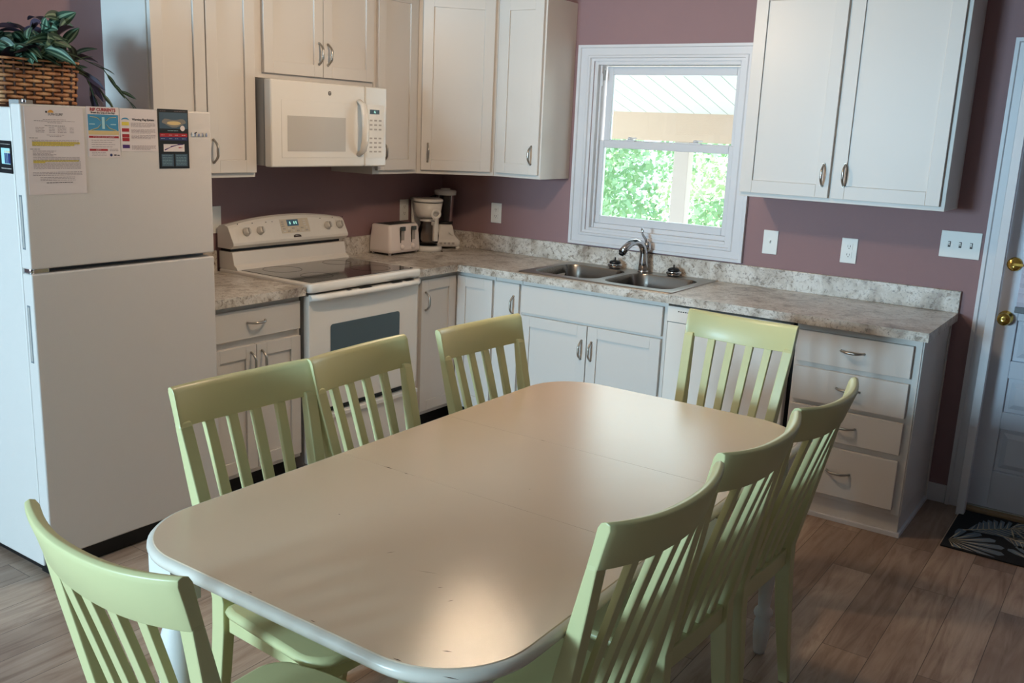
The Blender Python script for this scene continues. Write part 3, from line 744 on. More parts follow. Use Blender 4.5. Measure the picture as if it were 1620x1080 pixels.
    for a, c in ((.01, W*.47), (W*.53, W-.008)):
        rect(b, P, a, c, H-.207, H-.162, 'slate')
        for k in range(7): lines(b, P, a+.004, c-.006, H-.169-k*.0055, 'lblue', .0008, off=.0006)
    b.build('printed_artwork', t, fix=False)
    # card on side
    t = thing('photo_magnet', 'black photo magnet on the side of the refrigerator', 'magnet', (.6, FY0, 1.44))
    y = FY0+.003
    b = MB(); b.box(.54, .623, y-.0022, y-.0006, 1.436, 1.542, 'nblack'); b.build('sheet', t)
    b = MB(); Q = lambda u, v, off=0: (.54+u, y-.0022-off, 1.436+v)
    rect(b, Q, .02, .075, .03, .082, 'lblue', .0003)
    for u in (.04, .05, .06, .068): rect(b, Q, u, u+.008, .032, .066, 'navy', .0005); rect(b, Q, u+.001, u+.006, .067, .074, 'sand', .0005)
    lines(b, Q, .015, .078, .014, 'btn', .003); lines(b, Q, .02, .078, .094, 'btn', .002)
    b.build('printed_artwork', t, fix=False)
papers()

# --- basket and plant
def basket():
    bx0, bx1, by0, by1 = .2, .52, -3.0, -2.715
    zb = FZ+.0; H = .158
    t = thing('wicker_basket', 'square brown wicker basket on top of the refrigerator', 'basket', ((bx0+bx1)/2, (by0+by1)/2, zb-.01))
    b = MB()
    zb0 = FZ-.0115
    # woven strands: wavy horizontal bands around a rounded square, with uprights
    def ring(r_out, z, amp, ph, n=72):
        pts = []
        base = rrect(bx0-r_out, bx1+r_out, by0-r_out, by1+r_out, .03, 3)
        # resample perimeter
        P = [Vector((p[0], p[1])) for p in base]; L = [0]
        for i in range(len(P)): L.append(L[-1]+(P[(i+1) % len(P)]-P[i]).length)
        for k in range(n):
            d = L[-1]*k/n; j = max(i for i in range(len(P)) if L[i] <= d); f = (d-L[j])/max(1e-6, L[j+1]-L[j])
            q = P[j].lerp(P[(j+1) % len(P)], f); c = Vector(((bx0+bx1)/2, (by0+by1)/2)); dr = (q-c).normalized()
            q = q+dr*amp*math.cos(PI*(k+ph)); pts.append((q.x, q.y, z))
        return pts
    rows = 12
    for r in range(rows):
        z = zb0+.006+(H-.006)*r/(rows-1); fl = .012*(r/(rows-1))
        pts = ring(fl, z, .0045, r % 2, 36)
        pts.append(pts[0]); hh = .0068 if r < 9 else .005
        rings = [[(p[0], p[1], z-hh*.9), (p[0]*1.0+(p[0]-.36)*.012, p[1]+(p[1]+2.857)*.012, z), (p[0], p[1], z+hh*.9), (p[0]-(p[0]-.36)*.012, p[1]-(p[1]+2.857)*.012, z)] for p in pts]
        b.loft(rings, 'wicker', cap=False)
    b.build('woven_body', t)
    b = MB()
    up = ring(.0, 0, 0, 0, 36)
    for p in up:
        b.tube([(p[0], p[1], zb0+.002), (p[0]+(p[0]-.36)*.07, p[1]+(p[1]+2.857)*.07, zb0+H)], .0042, 'reed', 6)
    b.box(bx0, bx1, by0, by1, zb0+.001, zb0+.008, 'reed')
    o = b.build('upright_reeds', t)
    # plant
    cx, cy = (bx0+bx1)/2, (by0+by1)/2
    p = thing('silk_plant', 'leafy dark green striped plant growing out of the wicker basket', 'plant', (cx, cy, zb0+.01))
    b = MB(); b.lathe([(.0, zb0+.012), (.12, zb0+.012), (.128, zb0+.12), (0, zb0+.13)], (cx, cy, 0), 'soil', 20); b.build('soil', p)
    def leaf(b, root, dirv, L, W, droop, und=False):
        d = Vector(dirv).normalized(); side = d.cross(Vector((0, 0, 1)));
        side = side.normalized() if side.length > .1 else Vector((1, 0, 0))
        nrm = side.cross(d).normalized()
        ro = random.uniform(-1.4, 1.4); side, nrm = side*math.cos(ro)+nrm*math.sin(ro), nrm*math.cos(ro)-side*math.sin(ro)
        n = 7; R = []
        for i in range(n+1):
            k = i/n; c = Vector(root)+d*L*k+Vector((0, 0, -droop*L*k*k)); w = W*math.sin(PI*min(1, k*.94+.04))**.75*(1-.25*k)
            R.append([c+side*w*s+nrm*(abs(s)*w*.35) for s in (-1, -.55, -.22, 0, .22, .55, 1)])
        V = [[b.v(q) for q in r] for r in R]
        ms = ['leafd', 'leafl', 'leafd', 'leafd', 'leafl', 'leafd'] if not und else ['leafx']*6
        for a, c in zip(V, V[1:]):
            for i in range(6): b.face([a[i], a[i+1], c[i+1], c[i]], ms[i], True)
    top = zb0+H
    k = 0
    for i in range(36):
        a = random.uniform(0, 2*PI); el = random.uniform(.3, 1.35); r = random.uniform(.02, .12)
        root = Vector((cx+r*math.cos(a), cy+r*math.sin(a), zb0+.12)); d = Vector((math.cos(a)*math.cos(el), math.sin(a)*math.cos(el), math.sin(el)))
        end = root+d*random.uniform(.07, .21)
        b = MB(); b.tube([root, root.lerp(end, .5)+Vector((0, 0, .008)), end], .003, 'stem', 5)
        for j in range(5):
            aa = a+random.uniform(-2.2, 2.2); e2 = random.uniform(-.25, .9)
            leaf(b, root.lerp(end, .55+.11*j), (math.cos(aa)*math.cos(e2), math.sin(aa)*math.cos(e2), math.sin(e2)), random.uniform(.085, .13), random.uniform(.021, .032), random.uniform(.1, .5), random.random() < .12)
        b.build('leafy_stem', p, fix=False)
    # trailing vines towards the cabinet
    for s0, pts in ((0, [(.42, -2.74, 1.80), (.47, -2.66, 1.83), (.47, -2.58, 1.80), (.48, -2.54, 1.74), (.5, -2.50, 1.69)]), (1, [(.40, -2.74, 1.79), (.44, -2.67, 1.80), (.46, -2.62, 1.76), (.47, -2.58, 1.70)]), (2, [(.45, -2.74, 1.80), (.5, -2.69, 1.79), (.52, -2.67, 1.75), (.53, -2.66, 1.70)])):
        b = MB(); P = [Vector(q) for q in pts]; b.tube(P, .0018, 'stem', 5)
        for j in range(len(P)-1):
            for q in (.3, .8):
                c = P[j].lerp(P[j+1], q); d = (P[j+1]-P[j]).normalized()
                sd = Vector((random.uniform(-.4, .4), random.uniform(-.2, .5), random.uniform(-.2, .4)))
                leaf(b, c, d+sd, .06 if s0 < 2 else .085, .008 if s0 < 2 else .014, .15, s0 == 2 and j > 0)
        leaf(b, P[-1], P[-1]-P[-2], .05, .008, .1)
        b.build('trailing_vine', p, fix=False)
basket()

# --- wall plates
def plates():
    def plate(name, label, cat, X, u, v, w, h, kind, group=None):
        t = thing(name, label, cat, tuple(X @ Vector((u, 0, v))), group=group)
        b = MB(X); b.box(u-w/2, u+w/2, .0004, .006, v-h/2, v+h/2, 'plate'); b.build('cover_plate', t, bevel=.002)
        b = MB(X)
        if kind == 'duplex':
            for dv in (-.02, .02):
                b.box(u-.016, u+.016, .006, .0085, v+dv-.014, v+dv+.014, 'plate')
                b.box(u-.0075, u-.0055, .0085, .0089, v+dv-.002, v+dv+.007, 'slot'); b.box(u+.0045, u+.0065, .0085, .0089, v+dv-.002, v+dv+.007, 'slot'); b.box(u-.002, u+.002, .0085, .0089, v+dv-.01, v+dv-.006, 'slot')
            b.build('socket', t)
        elif kind == 'blank': b.lathe([(0, .006), (.003, .006), (.003, .0072), (0, .0072)], (u, 0, v), 'slot', 10, 'y'); b.build('screw', t)
        else:
            for k in range(kind):
                uu = u+(k-(kind-1)/2)*.046
                bb = MB(X); bb.box(uu-.0055, uu+.0055, .006, .0068, v-.013, v+.013, 'slot' if kind == 3 else 'plate')
                bb.loft([[(uu-.004, .006, v-.006), (uu+.004, .006, v-.006), (uu+.004, .006, v+.008), (uu-.004, .006, v+.008)], [(uu-.003, .018, v+.004), (uu+.003, .018, v+.004), (uu+.003, .018, v+.011), (uu-.003, .018, v+.011)]], 'plate', smooth=False)
                bb.build('toggle', t)
    XB, XS = frameB(0), frameS(0)
    plate('wall_outlet', 'white duplex outlet on the window wall beside the blender', 'outlet', XB, .427, 1.145, .076, .12, 'duplex')
    plate('light_switch', 'single white toggle switch plate beside the window casing', 'light switch', XB, 2.141, 1.144, .076, .12, 1)
    plate('wall_outlet', 'white duplex outlet under the wide two-door wall cabinet', 'outlet', XB, 2.533, 1.143, .076, .12, 'duplex')
    plate('light_switch', 'white triple toggle switch plate beside the door casing', 'light switch', XB, 3.02, 1.222, .17, .12, 3)
    plate('wall_outlet', 'white outlet on the stove wall behind the coffee maker', 'outlet', XS, -.365, 1.145, .076, .125, 'duplex')
    plate('wall_plate', 'white blank wall plate beside the range control panel', 'wall plate', XS, -1.765, 1.16, .12, .13, 'blank')
plates()

# --- small appliances
ZK = .9143
def toaster():
    x0, x1, y0, y1, z0, z1 = .022, .188, -.69, -.425, ZK+.012, 1.086
    t = thing('toaster', 'white four-slice toaster on the worktop', 'toaster', ((x0+x1)/2, (y0+y1)/2, ZK))
    b = MB(); n = 5
    def rr(k, z, r=.02): return rrect(x0+k, x1-k, y0+k, y1-k, r, n, z)
    b.loft([rr(.0, z0), rr(-.002, z0+.02), rr(.002, z0+.09), rr(.008, z1-.008), rr(.012, z1-.002), rr(.018, z1)], 'toaster')
    b.build('housing', t)
    b = MB(); b.box(x0+.024, x1-.03, y0+.028, y1-.028, z1+.0002, z1+.0012, 'tgrey')
    for i in range(4):
        y = y0+.042+i*.05; b.box(x0+.032, x1-.038, y, y+.03, z1+.0013, z1+.002, 'black')
    b.build('bread_slots', t)
    for y in (-.60, -.505):
        b = MB(); b.box(x1-.004, x1+.0035, y-.004, y+.0, z0+.055, z1-.02, 'black'); b.box(x1-.002, x1+.014, y-.004, y+.026, z1-.034, z1-.012, 'tgrey'); b.box(x1-.005, x1+.003, y+.002, y+.028, z0+.07, z1-.03, 'btn'); b.build('lever', t, bevel=.001)
        b = MB(); b.lathe([(.016, x1-.002), (.015, x1+.01), (.009, x1+.013), (0, x1+.013)], (0, y+.01, z0+.032), 'toaster', 16, 'x'); b.build('dial', t)
    b = MB()
    for x in (x0+.02, x1-.02):
        for y in (y0+.02, y1-.02): b.lathe([(.008, ZK), (.01, z0+.004)], (x, y, 0), 'toaster', 10)
    b.box(x0+.012, x1-.012, y0+.012, y1-.012, z0-.006, z0+.001, 'black'); b.build('feet', t)
toaster()

def coffee():
    cx, cy = .135, -.305; a = math.radians(-38)   # front direction
    t = thing('coffee_maker', 'white drip coffee maker with glass carafe next to the toaster', 'coffee maker', (cx, cy, ZK))
    X = Matrix.Translation((cx, cy, ZK)) @ Matrix.Rotation(a, 4, 'Z')   # local +x = front
    def outline(w, f, bk, r, z, n=8):
        pts = []
        for i in range(2*n+1):
            th = -PI/2+PI*i/(2*n); pts.append((f-w/2+w/2*math.cos(th)*1.0, w/2*math.sin(th), z))
        pts += [(bk, w/2, z), (bk, -w/2, z)]; return pts
    b = MB(X); b.loft([outline(.172, .11, -.09, 0, .0), outline(.176, .112, -.09, 0, .012), outline(.168, .106, -.09, 0, .032)], 'appl'); 
    b.lathe([(0, .0325), (.06, .0325), (.06, .0345), (0, .0345)], (.03, 0, 0), 'tgrey', 24); b.build('base', t)
    b = MB(X); b.box(-.09, -.045, -.084, .084, .033, .3, 'appl'); b.build('reservoir', t, bevel=.01, seg=3)
    b = MB(X); b.loft([outline(.13, .09, -.044, 0, .20), outline(.15, .1, -.044, 0, .225), outline(.17, .108, -.044, 0, .285)], 'appl')
    b.loft([outline(.174, .11, -.09, 0, .2905), outline(.176, .112, -.09, 0, .303), outline(.16, .104, -.085, 0, .309)], 'appl')
    b.loft([outline(.15, .098, -.04, 0, .2852), outline(.15, .098, -.04, 0, .2905)], 'tgrey')
    b.build('filter_basket', t)
    b = MB(X); b.lathe([(.0, .035), (.056, .035), (.064, .06), (.066, .09), (.058, .13), (.046, .16), (.048, .178)], (.03, 0, 0), 'cglass', 28, cap=False); ca = b.build('carafe', t)
    b = MB(X); b.lathe([(.0, .0365), (.053, .0365), (.056, .045), (0, .0455)], (.03, 0, 0), 'coffee', 28); b.build('coffee_dregs', ca)
    b = MB(X); b.lathe([(.05, .176), (.05, .186), (.03, .194), (0, .195)], (.03, 0, 0), 'appl', 24); b.build('lid', ca)
    ha = math.radians(18); Xh = X @ Matrix.Translation((.03, 0, 0)) @ Matrix.Rotation(ha, 4, 'Z')
    b = MB(Xh); b.box(.075, .097, -.013, .013, .065, .17, 'appl'); b.box(.05, .09, -.009, .009, .155, .178, 'appl')
    rings = []
    b.loft([[(.09+.006*math.cos(p), (.027+.010*math.cos(q))*math.sin(2*PI*k/24), .225+(.023+.010*math.cos(q))*math.cos(2*PI*k/24)) for q, p in ((0, PI/2), (PI/2, 0), (PI, PI/2), (1.5*PI, PI))] for k in range(25)], 'appl', cap=False)
    b.box(.086, .096, -.008, .008, .165, .2, 'appl')
    b.build('carafe_handle', ca, bevel=.003)
    b = MB(X); b.lathe([(0, .0), (.006, 0), (.006, .003), (0, .003)], (.085, .075, .0), 'black', 10); b.build('foot', t)
coffee()

def blender():
    cx, cy = .125, -.125; a = math.radians(-40)
    t = thing('blender', 'white countertop blender in the corner behind the coffee maker', 'blender', (cx, cy, ZK))
    X = Matrix.Translation((cx, cy, ZK)) @ Matrix.Rotation(a, 4, 'Z')
    def q(k, z, f=0): return [(p[0]+f, p[1], p[2]) for p in rrect(-.075+k, .085-k, -.085+k, .085-k, .02, 4, z)]
    b = MB(X); b.loft([q(.0, .014), q(.0, .05), q(.012, .062), q(.03, .085), q(.038, .13), q(.045, .145)], 'appl')
    for sx in (-.06, .07):
        for sy in (-.07, .07): b.lathe([(.012, 0), (.014, .016)], (sx, sy, 0), 'appl', 10)
    m = b.build('motor_base', t)
    b = MB(X)
    for i in range(4): b.box(.0855, .088, -.045+i*.025, -.028+i*.025, .028, .04, 'btn')
    b.build('buttons', m)
    b = MB(X); b.lathe([(.0, .146), (.045, .146), (.046, .165), (.05, .22), (.062, .325), (.064, .33)], (0, 0, 0), 'jar', 28, cap=False)
    b.tube([(-.03, -.055, .31), (-.035, -.09, .3), (-.035, -.095, .24), (-.03, -.05, .2)], .008, 'jar', 8); j = b.build('jar', t)
    b = MB(X); b.lathe([(.0, .147), (.05, .147), (.05, .16)], (0, 0, 0), 'black', 24); b.build('jar_collar', j)
    b = MB(X); b.lathe([(.066, .322), (.068, .345), (.062, .352), (.03, .354), (.03, .362), (0, .363)], (0, 0, 0), 'appl', 28); b.build('lid', j)
    b = MB(); b.tube([(.19, -.16, ZK+.1), (.2, -.12, ZK+.07), (.19, -.1, ZK+.02), (.13, -.035, ZK+.006)], .003, 'appl', 6); b.build('power_cord', t)
blender()

# --- doormat
def mat_rug():
    x0, x1, y0, y1 = 3.2, 3.97, -.548, -.05
    t = thing('doormat', 'black doormat with grey and cream tropical leaf pattern at the entry door', 'doormat', ((x0+x1)/2, (y0+y1)/2, 0))
    b = MB(); b.box(x0, x1, y0, y1, .0004, .007, 'rug'); b.build('rug_backing', t, bevel=.003)
    b = MB()
    def clip(x, y): return (min(max(x, x0+.012), x1-.012), min(max(y, y0+.012), y1-.012))
    def leafm(cx, cy, ang, L, kind):
        ca, sa = math.cos(ang), math.sin(ang)
        def T(u, v, z): x, y = clip(cx+ca*u-sa*v, cy+sa*u+ca*v); return (x, y, z)
        if kind:
            for k in range(8):
                a0, a1 = -1.45+2.9*k/8+.05, -1.45+2.9*(k+1)/8-.03; am = (a0+a1)/2; R_ = L*(.62+.3*math.cos(am))
                b.face([b.v(T(.01+.1*L*math.cos(am), .1*L*math.sin(am), .0078))]+[b.v(T(R_*f*math.cos(q), R_*f*math.sin(q), .0078)) for q, f in ((a0, .7), (a0+.03, .93), (am, 1), (a1-.03, .93), (a1, .7))], 'rugleaf')
                e = R_*.85; c_, s_ = math.cos(am), math.sin(am)
                b.face([b.v(T(*p, .0082)) for p in ((.0, .0), (e*.5*c_+.004*s_, e*.5*s_-.004*c_), (e*c_, e*s_), (e*.5*c_-.004*s_, e*.5*s_+.004*c_))], 'rugvein')
            return
        n = 9
        for s in (-1, 1):
            for i in range(n):
                k = (i+.5)/n; u = L*k; w = L*(.5 if kind else .4)*math.sin(PI*(.15+.8*k)); wd = L/n*.5
                lean = L*(.22 if not kind else .12)
                pts = [T(u-wd, s*.006, .0078), T(u+wd, s*.006, .0078), T(u+lean+wd*.9, s*w*.75, .0078), T(u+lean*1.15, s*w, .0078), T(u+lean-wd*.6, s*w*.8, .0078)]
                b.face([b.v(p) for p in pts], 'rugleaf')
                b.face([b.v(p) for p in (T(u, s*.004, .0082), T(u+.004, s*.004, .0082), T(u+lean*.8+.003, s*w*.7, .0082), T(u+lean*.8, s*w*.7, .0082))], 'rugvein')
        b.face([b.v(p) for p in (T(-L*.1, -.004, .0084), T(L*1.05, -.002, .0084), T(L*1.05, .002, .0084), T(-L*.1, .004, .0084))], 'rugvein')
    for a in ((3.27, -.30, .75, .26, 0), (3.22, -.47, .1, .24, 1), (3.58, -.5, 1.25, .24, 1), (3.42, -.14, -.1, .24, 1), (3.40, -.27, -.3, .2, 0), (3.74, -.3, .5, .24, 0), (3.78, -.5, .4, .2, 1), (3.7, -.12, .05, .2, 0)): leafm(*a)
    b.build('leaf_pattern', t, fix=False)
mat_rug()

# ------------------------------------------------------------------ table
TX0, TX1, TY0, TY1, TZ = 1.997, 2.975, -3.592, -1.762, .765
def table():
    t = thing('dining_table', 'long white-cream dining table with rounded corners and lamplight warmth in its top colour', 'dining table', ((TX0+TX1)/2, (TY0+TY1)/2, 0))
    def rr(k, z): return rrect(TX0+k, TX1-k, TY0+k, TY1-k, max(.02, .2-k), 14, z)
    prof_top = [(.0125, TZ-.0065), (.0125, TZ-.003), (.015, TZ)]
    def piece(ya, yb, name, lbl=None):
        b = MB(); b.loft([rr(.0125, TZ-.012), rr(.0125, TZ-.002), rr(.0145, TZ)], 'table', smooth=False)
        bm = b.bm; bmesh.ops.recalc_face_normals(bm, faces=bm.faces)
        for y, sgn in ((ya, -1), (yb, 1)):
            if y is None: continue
            r = bmesh.ops.bisect_plane(bm, geom=bm.verts[:]+bm.edges[:]+bm.faces[:], plane_co=(0, y, 0), plane_no=(0, sgn, 0), clear_outer=True)
            ed = [e for e in r['geom_cut'] if isinstance(e, bmesh.types.BMEdge)]
            bmesh.ops.edgeloop_fill(bm, edges=ed)
        b.mi('table'); o = b.build(name, t)
        if lbl: o['label'] = lbl
        return o
    s1, s2, g = -2.9, -2.44, .0006
    piece(None, s1-g, 'tabletop'); piece(s1+g, s2-g, 'table_leaf', 'removable middle leaf'); piece(s2+g, None, 'tabletop')
    # moulded edge
    b = MB()
    prof = [(.013, TZ-.0018), (.006, TZ-.0035), (.001, TZ-.009), (0, TZ-.016), (.003, TZ-.024), (.010, TZ-.029), (.013, TZ-.033), (.022, TZ-.038), (.05, TZ-.038), (.05, TZ-.014), (.0132, TZ-.014)]
    b.loft([rr(k, z) for k, z in prof], 'tedge', cap=False); b.build('edge_moulding', t)['label'] = 'moulded white-cream table edge with cool daylight in its colour'
    b = MB()
    for x0, y0, ang, L, w in ((2.165, -2.9, -.02, .035, .004), (2.24, -2.902, 0, .012, .003), (2.36, -2.44, .1, .02, .002), (2.52, -3.28, 1.0, .02, .0015), (2.62, -3.3, .35, .05, .001), (2.7, -3.33, .8, .012, .002), (2.30, -3.2, 0, .004, .004), (2.85, -3.5, .4, .02, .003), (2.75, -3.36, 1.1, .014, .002), (2.55, -2.78, 0, .004, .003), (2.9, -3.56, .3, .03, .003), (2.80, -3.57, .05, .02, .003), (2.43, -3.571, 0, .012, .002), (2.6, -3.571, 0, .014, .002)):
        c, s = math.cos(ang), math.sin(ang)
        b.face([b.v((x0+c*u-s*v, y0+s*u+c*v, TZ+.0003)) for u, v in ((0, -w*.3), (L*.5, -w*.5), (L, 0), (L*.5, w*.5))], 'chip')
    b.build('paint_chips', t)['label'] = 'dark chips in the table paint'
    b = MB(); i = .1; ax0, ax1, ay0, ay1 = TX0+i, TX1-i, TY0+i+.02, TY1-i
    for a in ((ax0, ax1, ay0, ay0+.02), (ax0, ax1, ay1-.02, ay1), (ax0, ax0+.02, ay0, ay1), (ax1-.02, ax1, ay0, ay1)): b.box(a[0], a[1], a[2], a[3], TZ-.115, TZ-.0385, 'tleg')
    b.build('apron', t)
    for x in (TX0+.09, TX1-.085):
        for y in (TY0+.1, TY1-.095):
            b = MB(); w = .038; b.box(x-w, x+w, y-w, y+w, .60, TZ-.0387, 'tleg')
            b.lathe([(.03, .6), (.036, .59), (.036, .58), (.022, .57), (.026, .55), (.04, .5), (.044, .45), (.042, .4), (.034, .33), (.026, .26), (.021, .2), (.019, .165), (.028, .155), (.031, .145), (.028, .135), (.021, .128), (.026, .11), (.026, .06), (.02, .012), (.018, .001), (0, .0008)], (x, y, 0), 'tleg', 24)
            b.build('leg', t)
table()

# ------------------------------------------------------------------ chairs
def make_chair():
    t = thing('dining_chair', 'chair', 'chair', (0, 0, 0))
    hw = .218; sag = .042; zt = 1.0; zc = .902
    def yb(z):  # backrest plane lean
        if z < .45: return -.0-.04*(1-z/.45)**1.3
        k = (z-.45)/(zt-.45); return -.0-.128*k**1.12
    def bow(x, z): k = max(0, (z-.45)/(zt-.45)); return -sag*k*(1-abs(x/hw)**2.3)
    # crest
    b = MB(); n = 28; rings = []
    th = .0122
    prof = [(-th, zc), (th, zc), (th*1.05, .95), (th*1.15, .985), (th*.8, .996), (0, zt), (-th*.85, .996), (-th*1.15, .985), (-th*1.05, .95)]
    for i in range(n+1):
        u = -1+2*i/n; x = hw*u; e = abs(u)**6
        dx = 2*sag*u/hw*1.0
        nx, ny = dx/ math.hypot(dx, 1), 1/math.hypot(dx, 1)
        rings.append([(x*(1-.012*(zt-z)/(.1))-nx*d*.0, yb(z)+bow(x, z)+d*ny, z-.011*(1-u*u)) for d, z in prof])
    b.loft(rings, 'chair', smooth=True)
    for f in b.bm.faces:
        if len(f.verts) > 4: f.smooth = False
    b.build('crest_rail', t, bevel=.002)
    # back posts continue into rear legs
    for s in (-1, 1):
        zs = [.912, .901, .8, .68, .56, .46, .38, .25, .12, .0008]; secs = []
        for z in zs:
            k = (z-.45)/(zc-.45)
            xo = hw-.0005 if z > .9 else None
            xo = .188+(.2165-.188)*max(0, min(1, k)) if z >= .45 else .188+.006*(1-z/.45)
            w = .036 if z > .3 else .036-.012*(1-z/.3)
            d = .0235+.024*min(1, max(0, .901-z)/.35)**.8 if z > .3 else .047-.017*(1-z/.3)
            if z > .905: d, w, xo = .018, .034, xo-.001
            yc = yb(z)+bow(xo, z)
            secs.append([(s*xo, yc-d*.5, z), (s*xo, yc+d*.5, z), (s*(xo-w), yc+d*.5, z), (s*(xo-w), yc-d*.5, z)])
        b = MB(); b.loft(secs, 'chair', smooth=False); b.build('leg', t, bevel=.003)
    # slats
    for c in (-.114, -.038, .038, .114):
        secs = []
        for z in (.9, .8, .7, .6, .5, .452):
            k = (z-.45)/(zc-.45); xc = c*(.84+.16*k); w = .0145; y = yb(z)+bow(xc, z)
            secs.append([(xc-w, y-.008, z), (xc+w, y-.008, z), (xc+w, y+.008, z), (xc-w, y+.008, z)])
        b = MB(); b.loft(secs, 'chair', smooth=False); b.build('slat', t, bevel=.002)
    b = MB(); secs = []
    for i in range(9):
        u = -1+2*i/8; x = u*.1515; y0 = -.004*(1-u*u)
        secs.append([(x, y0-.013, .398), (x, y0+.011, .398), (x, y0+.011, .4515), (x, y0-.013, .4515)])
    b.loft(secs, 'chair', smooth=False); b.build('back_rail', t, bevel=.003)
    # seat: notched between posts, scooped
    def so(k, z):
        P = []
        for i in range(7):   # right front corner
            a = PI/2*i/6; P.append((.215-k-.07+.07*math.cos(a), .415-k*1-.07+.07*math.sin(a)+.0, z))
        for i in range(1, 8):
            u = 1-2*i/8; P.append((u*(.145-k*0), .415-k+.022*(1-u*u), z))
        for i in range(7):
            a = PI/2+PI/2*i/6; P.append((-.215+k+.07+.07*math.cos(a), .415-k-.07+.07*math.sin(a), z))
        P += [(-.2+k, .06+k, z), (-.192+k, .034+k, z), (-.18+k, .026+k, z), (.18-k, .026+k, z), (.192-k, .034+k, z), (.2-k, .06+k, z)]
        return P
    b = MB(); b.loft([so(.012, .432), so(.002, .436), so(0, .444), so(.003, .452), so(.012, .457)], 'chair', smooth=True)
    # scoop
    b.build('seat', t)
    b = MB()
    b.box(-.165, .165, .365, .383, .38, .4318, 'chair'); b.box(-.178, -.16, .03, .365, .38, .4318, 'chair'); b.box(.16, .178, .03, .365, .38, .4318, 'chair')
    b.build('seat_frame', t, bevel=.002)
    for s in (-1, 1):
        b = MB(); x = s*.178; y = .368
        b.loft([[(x-w, y-w, z), (x+w, y-w, z), (x+w, y+w, z), (x-w, y+w, z)] for w, z in ((.02, .4316), (.02, .36), (.0185, .3), (.0135, .0008))], 'chair', smooth=False)
        b.build('leg', t, bevel=.003)
    return t
chair0 = make_chair()
SPOTS = [(1.966, -3.093, -92.8), (1.970, -2.652, -86.5), (2.007, -2.112, -93.2), (2.942, -3.088, 86), (2.949, -2.608, 87), (2.965, -2.152, 87), (2.514, -1.440, 177.4), (2.459, -3.754, -1.3)]
LAB = [
    'yellow-green slat-back chair in front of the refrigerator, against the long table side',
    'yellow-green slat-back chair directly in front of the electric range',
    'yellow-green slat-back chair in front of the corner base cabinet, beyond the range chair',
    'yellow-green slat-back chair nearest the viewer in the overlapping row of three',
    'yellow-green slat-back chair in the middle of the overlapping row of three',
    'yellow-green slat-back chair of the overlapping row nearest the four-drawer cabinet',
    'yellow-green slat-back chair at the table head in front of the dishwasher',
    'pale green slat-back chair at the table end nearest the viewer, in the bottom corner',
]
def copy_tree(o, parent=None):
    c = o.copy(); COL.objects.link(c)
    if parent: c.parent = parent
    for ch in list(o.children): copy_tree(ch, c)
    return c
trees = [chair0]+[None]*7
for i in range(1, 8): trees[i] = copy_tree(chair0)
for o, (x, y, r), l in zip(trees, SPOTS, LAB):
    o.location = (x, y, 0); o.rotation_euler = (0, 0, math.radians(r)); o['label'] = l; o['group'] = 'painted slat-back chairs around the dining table'

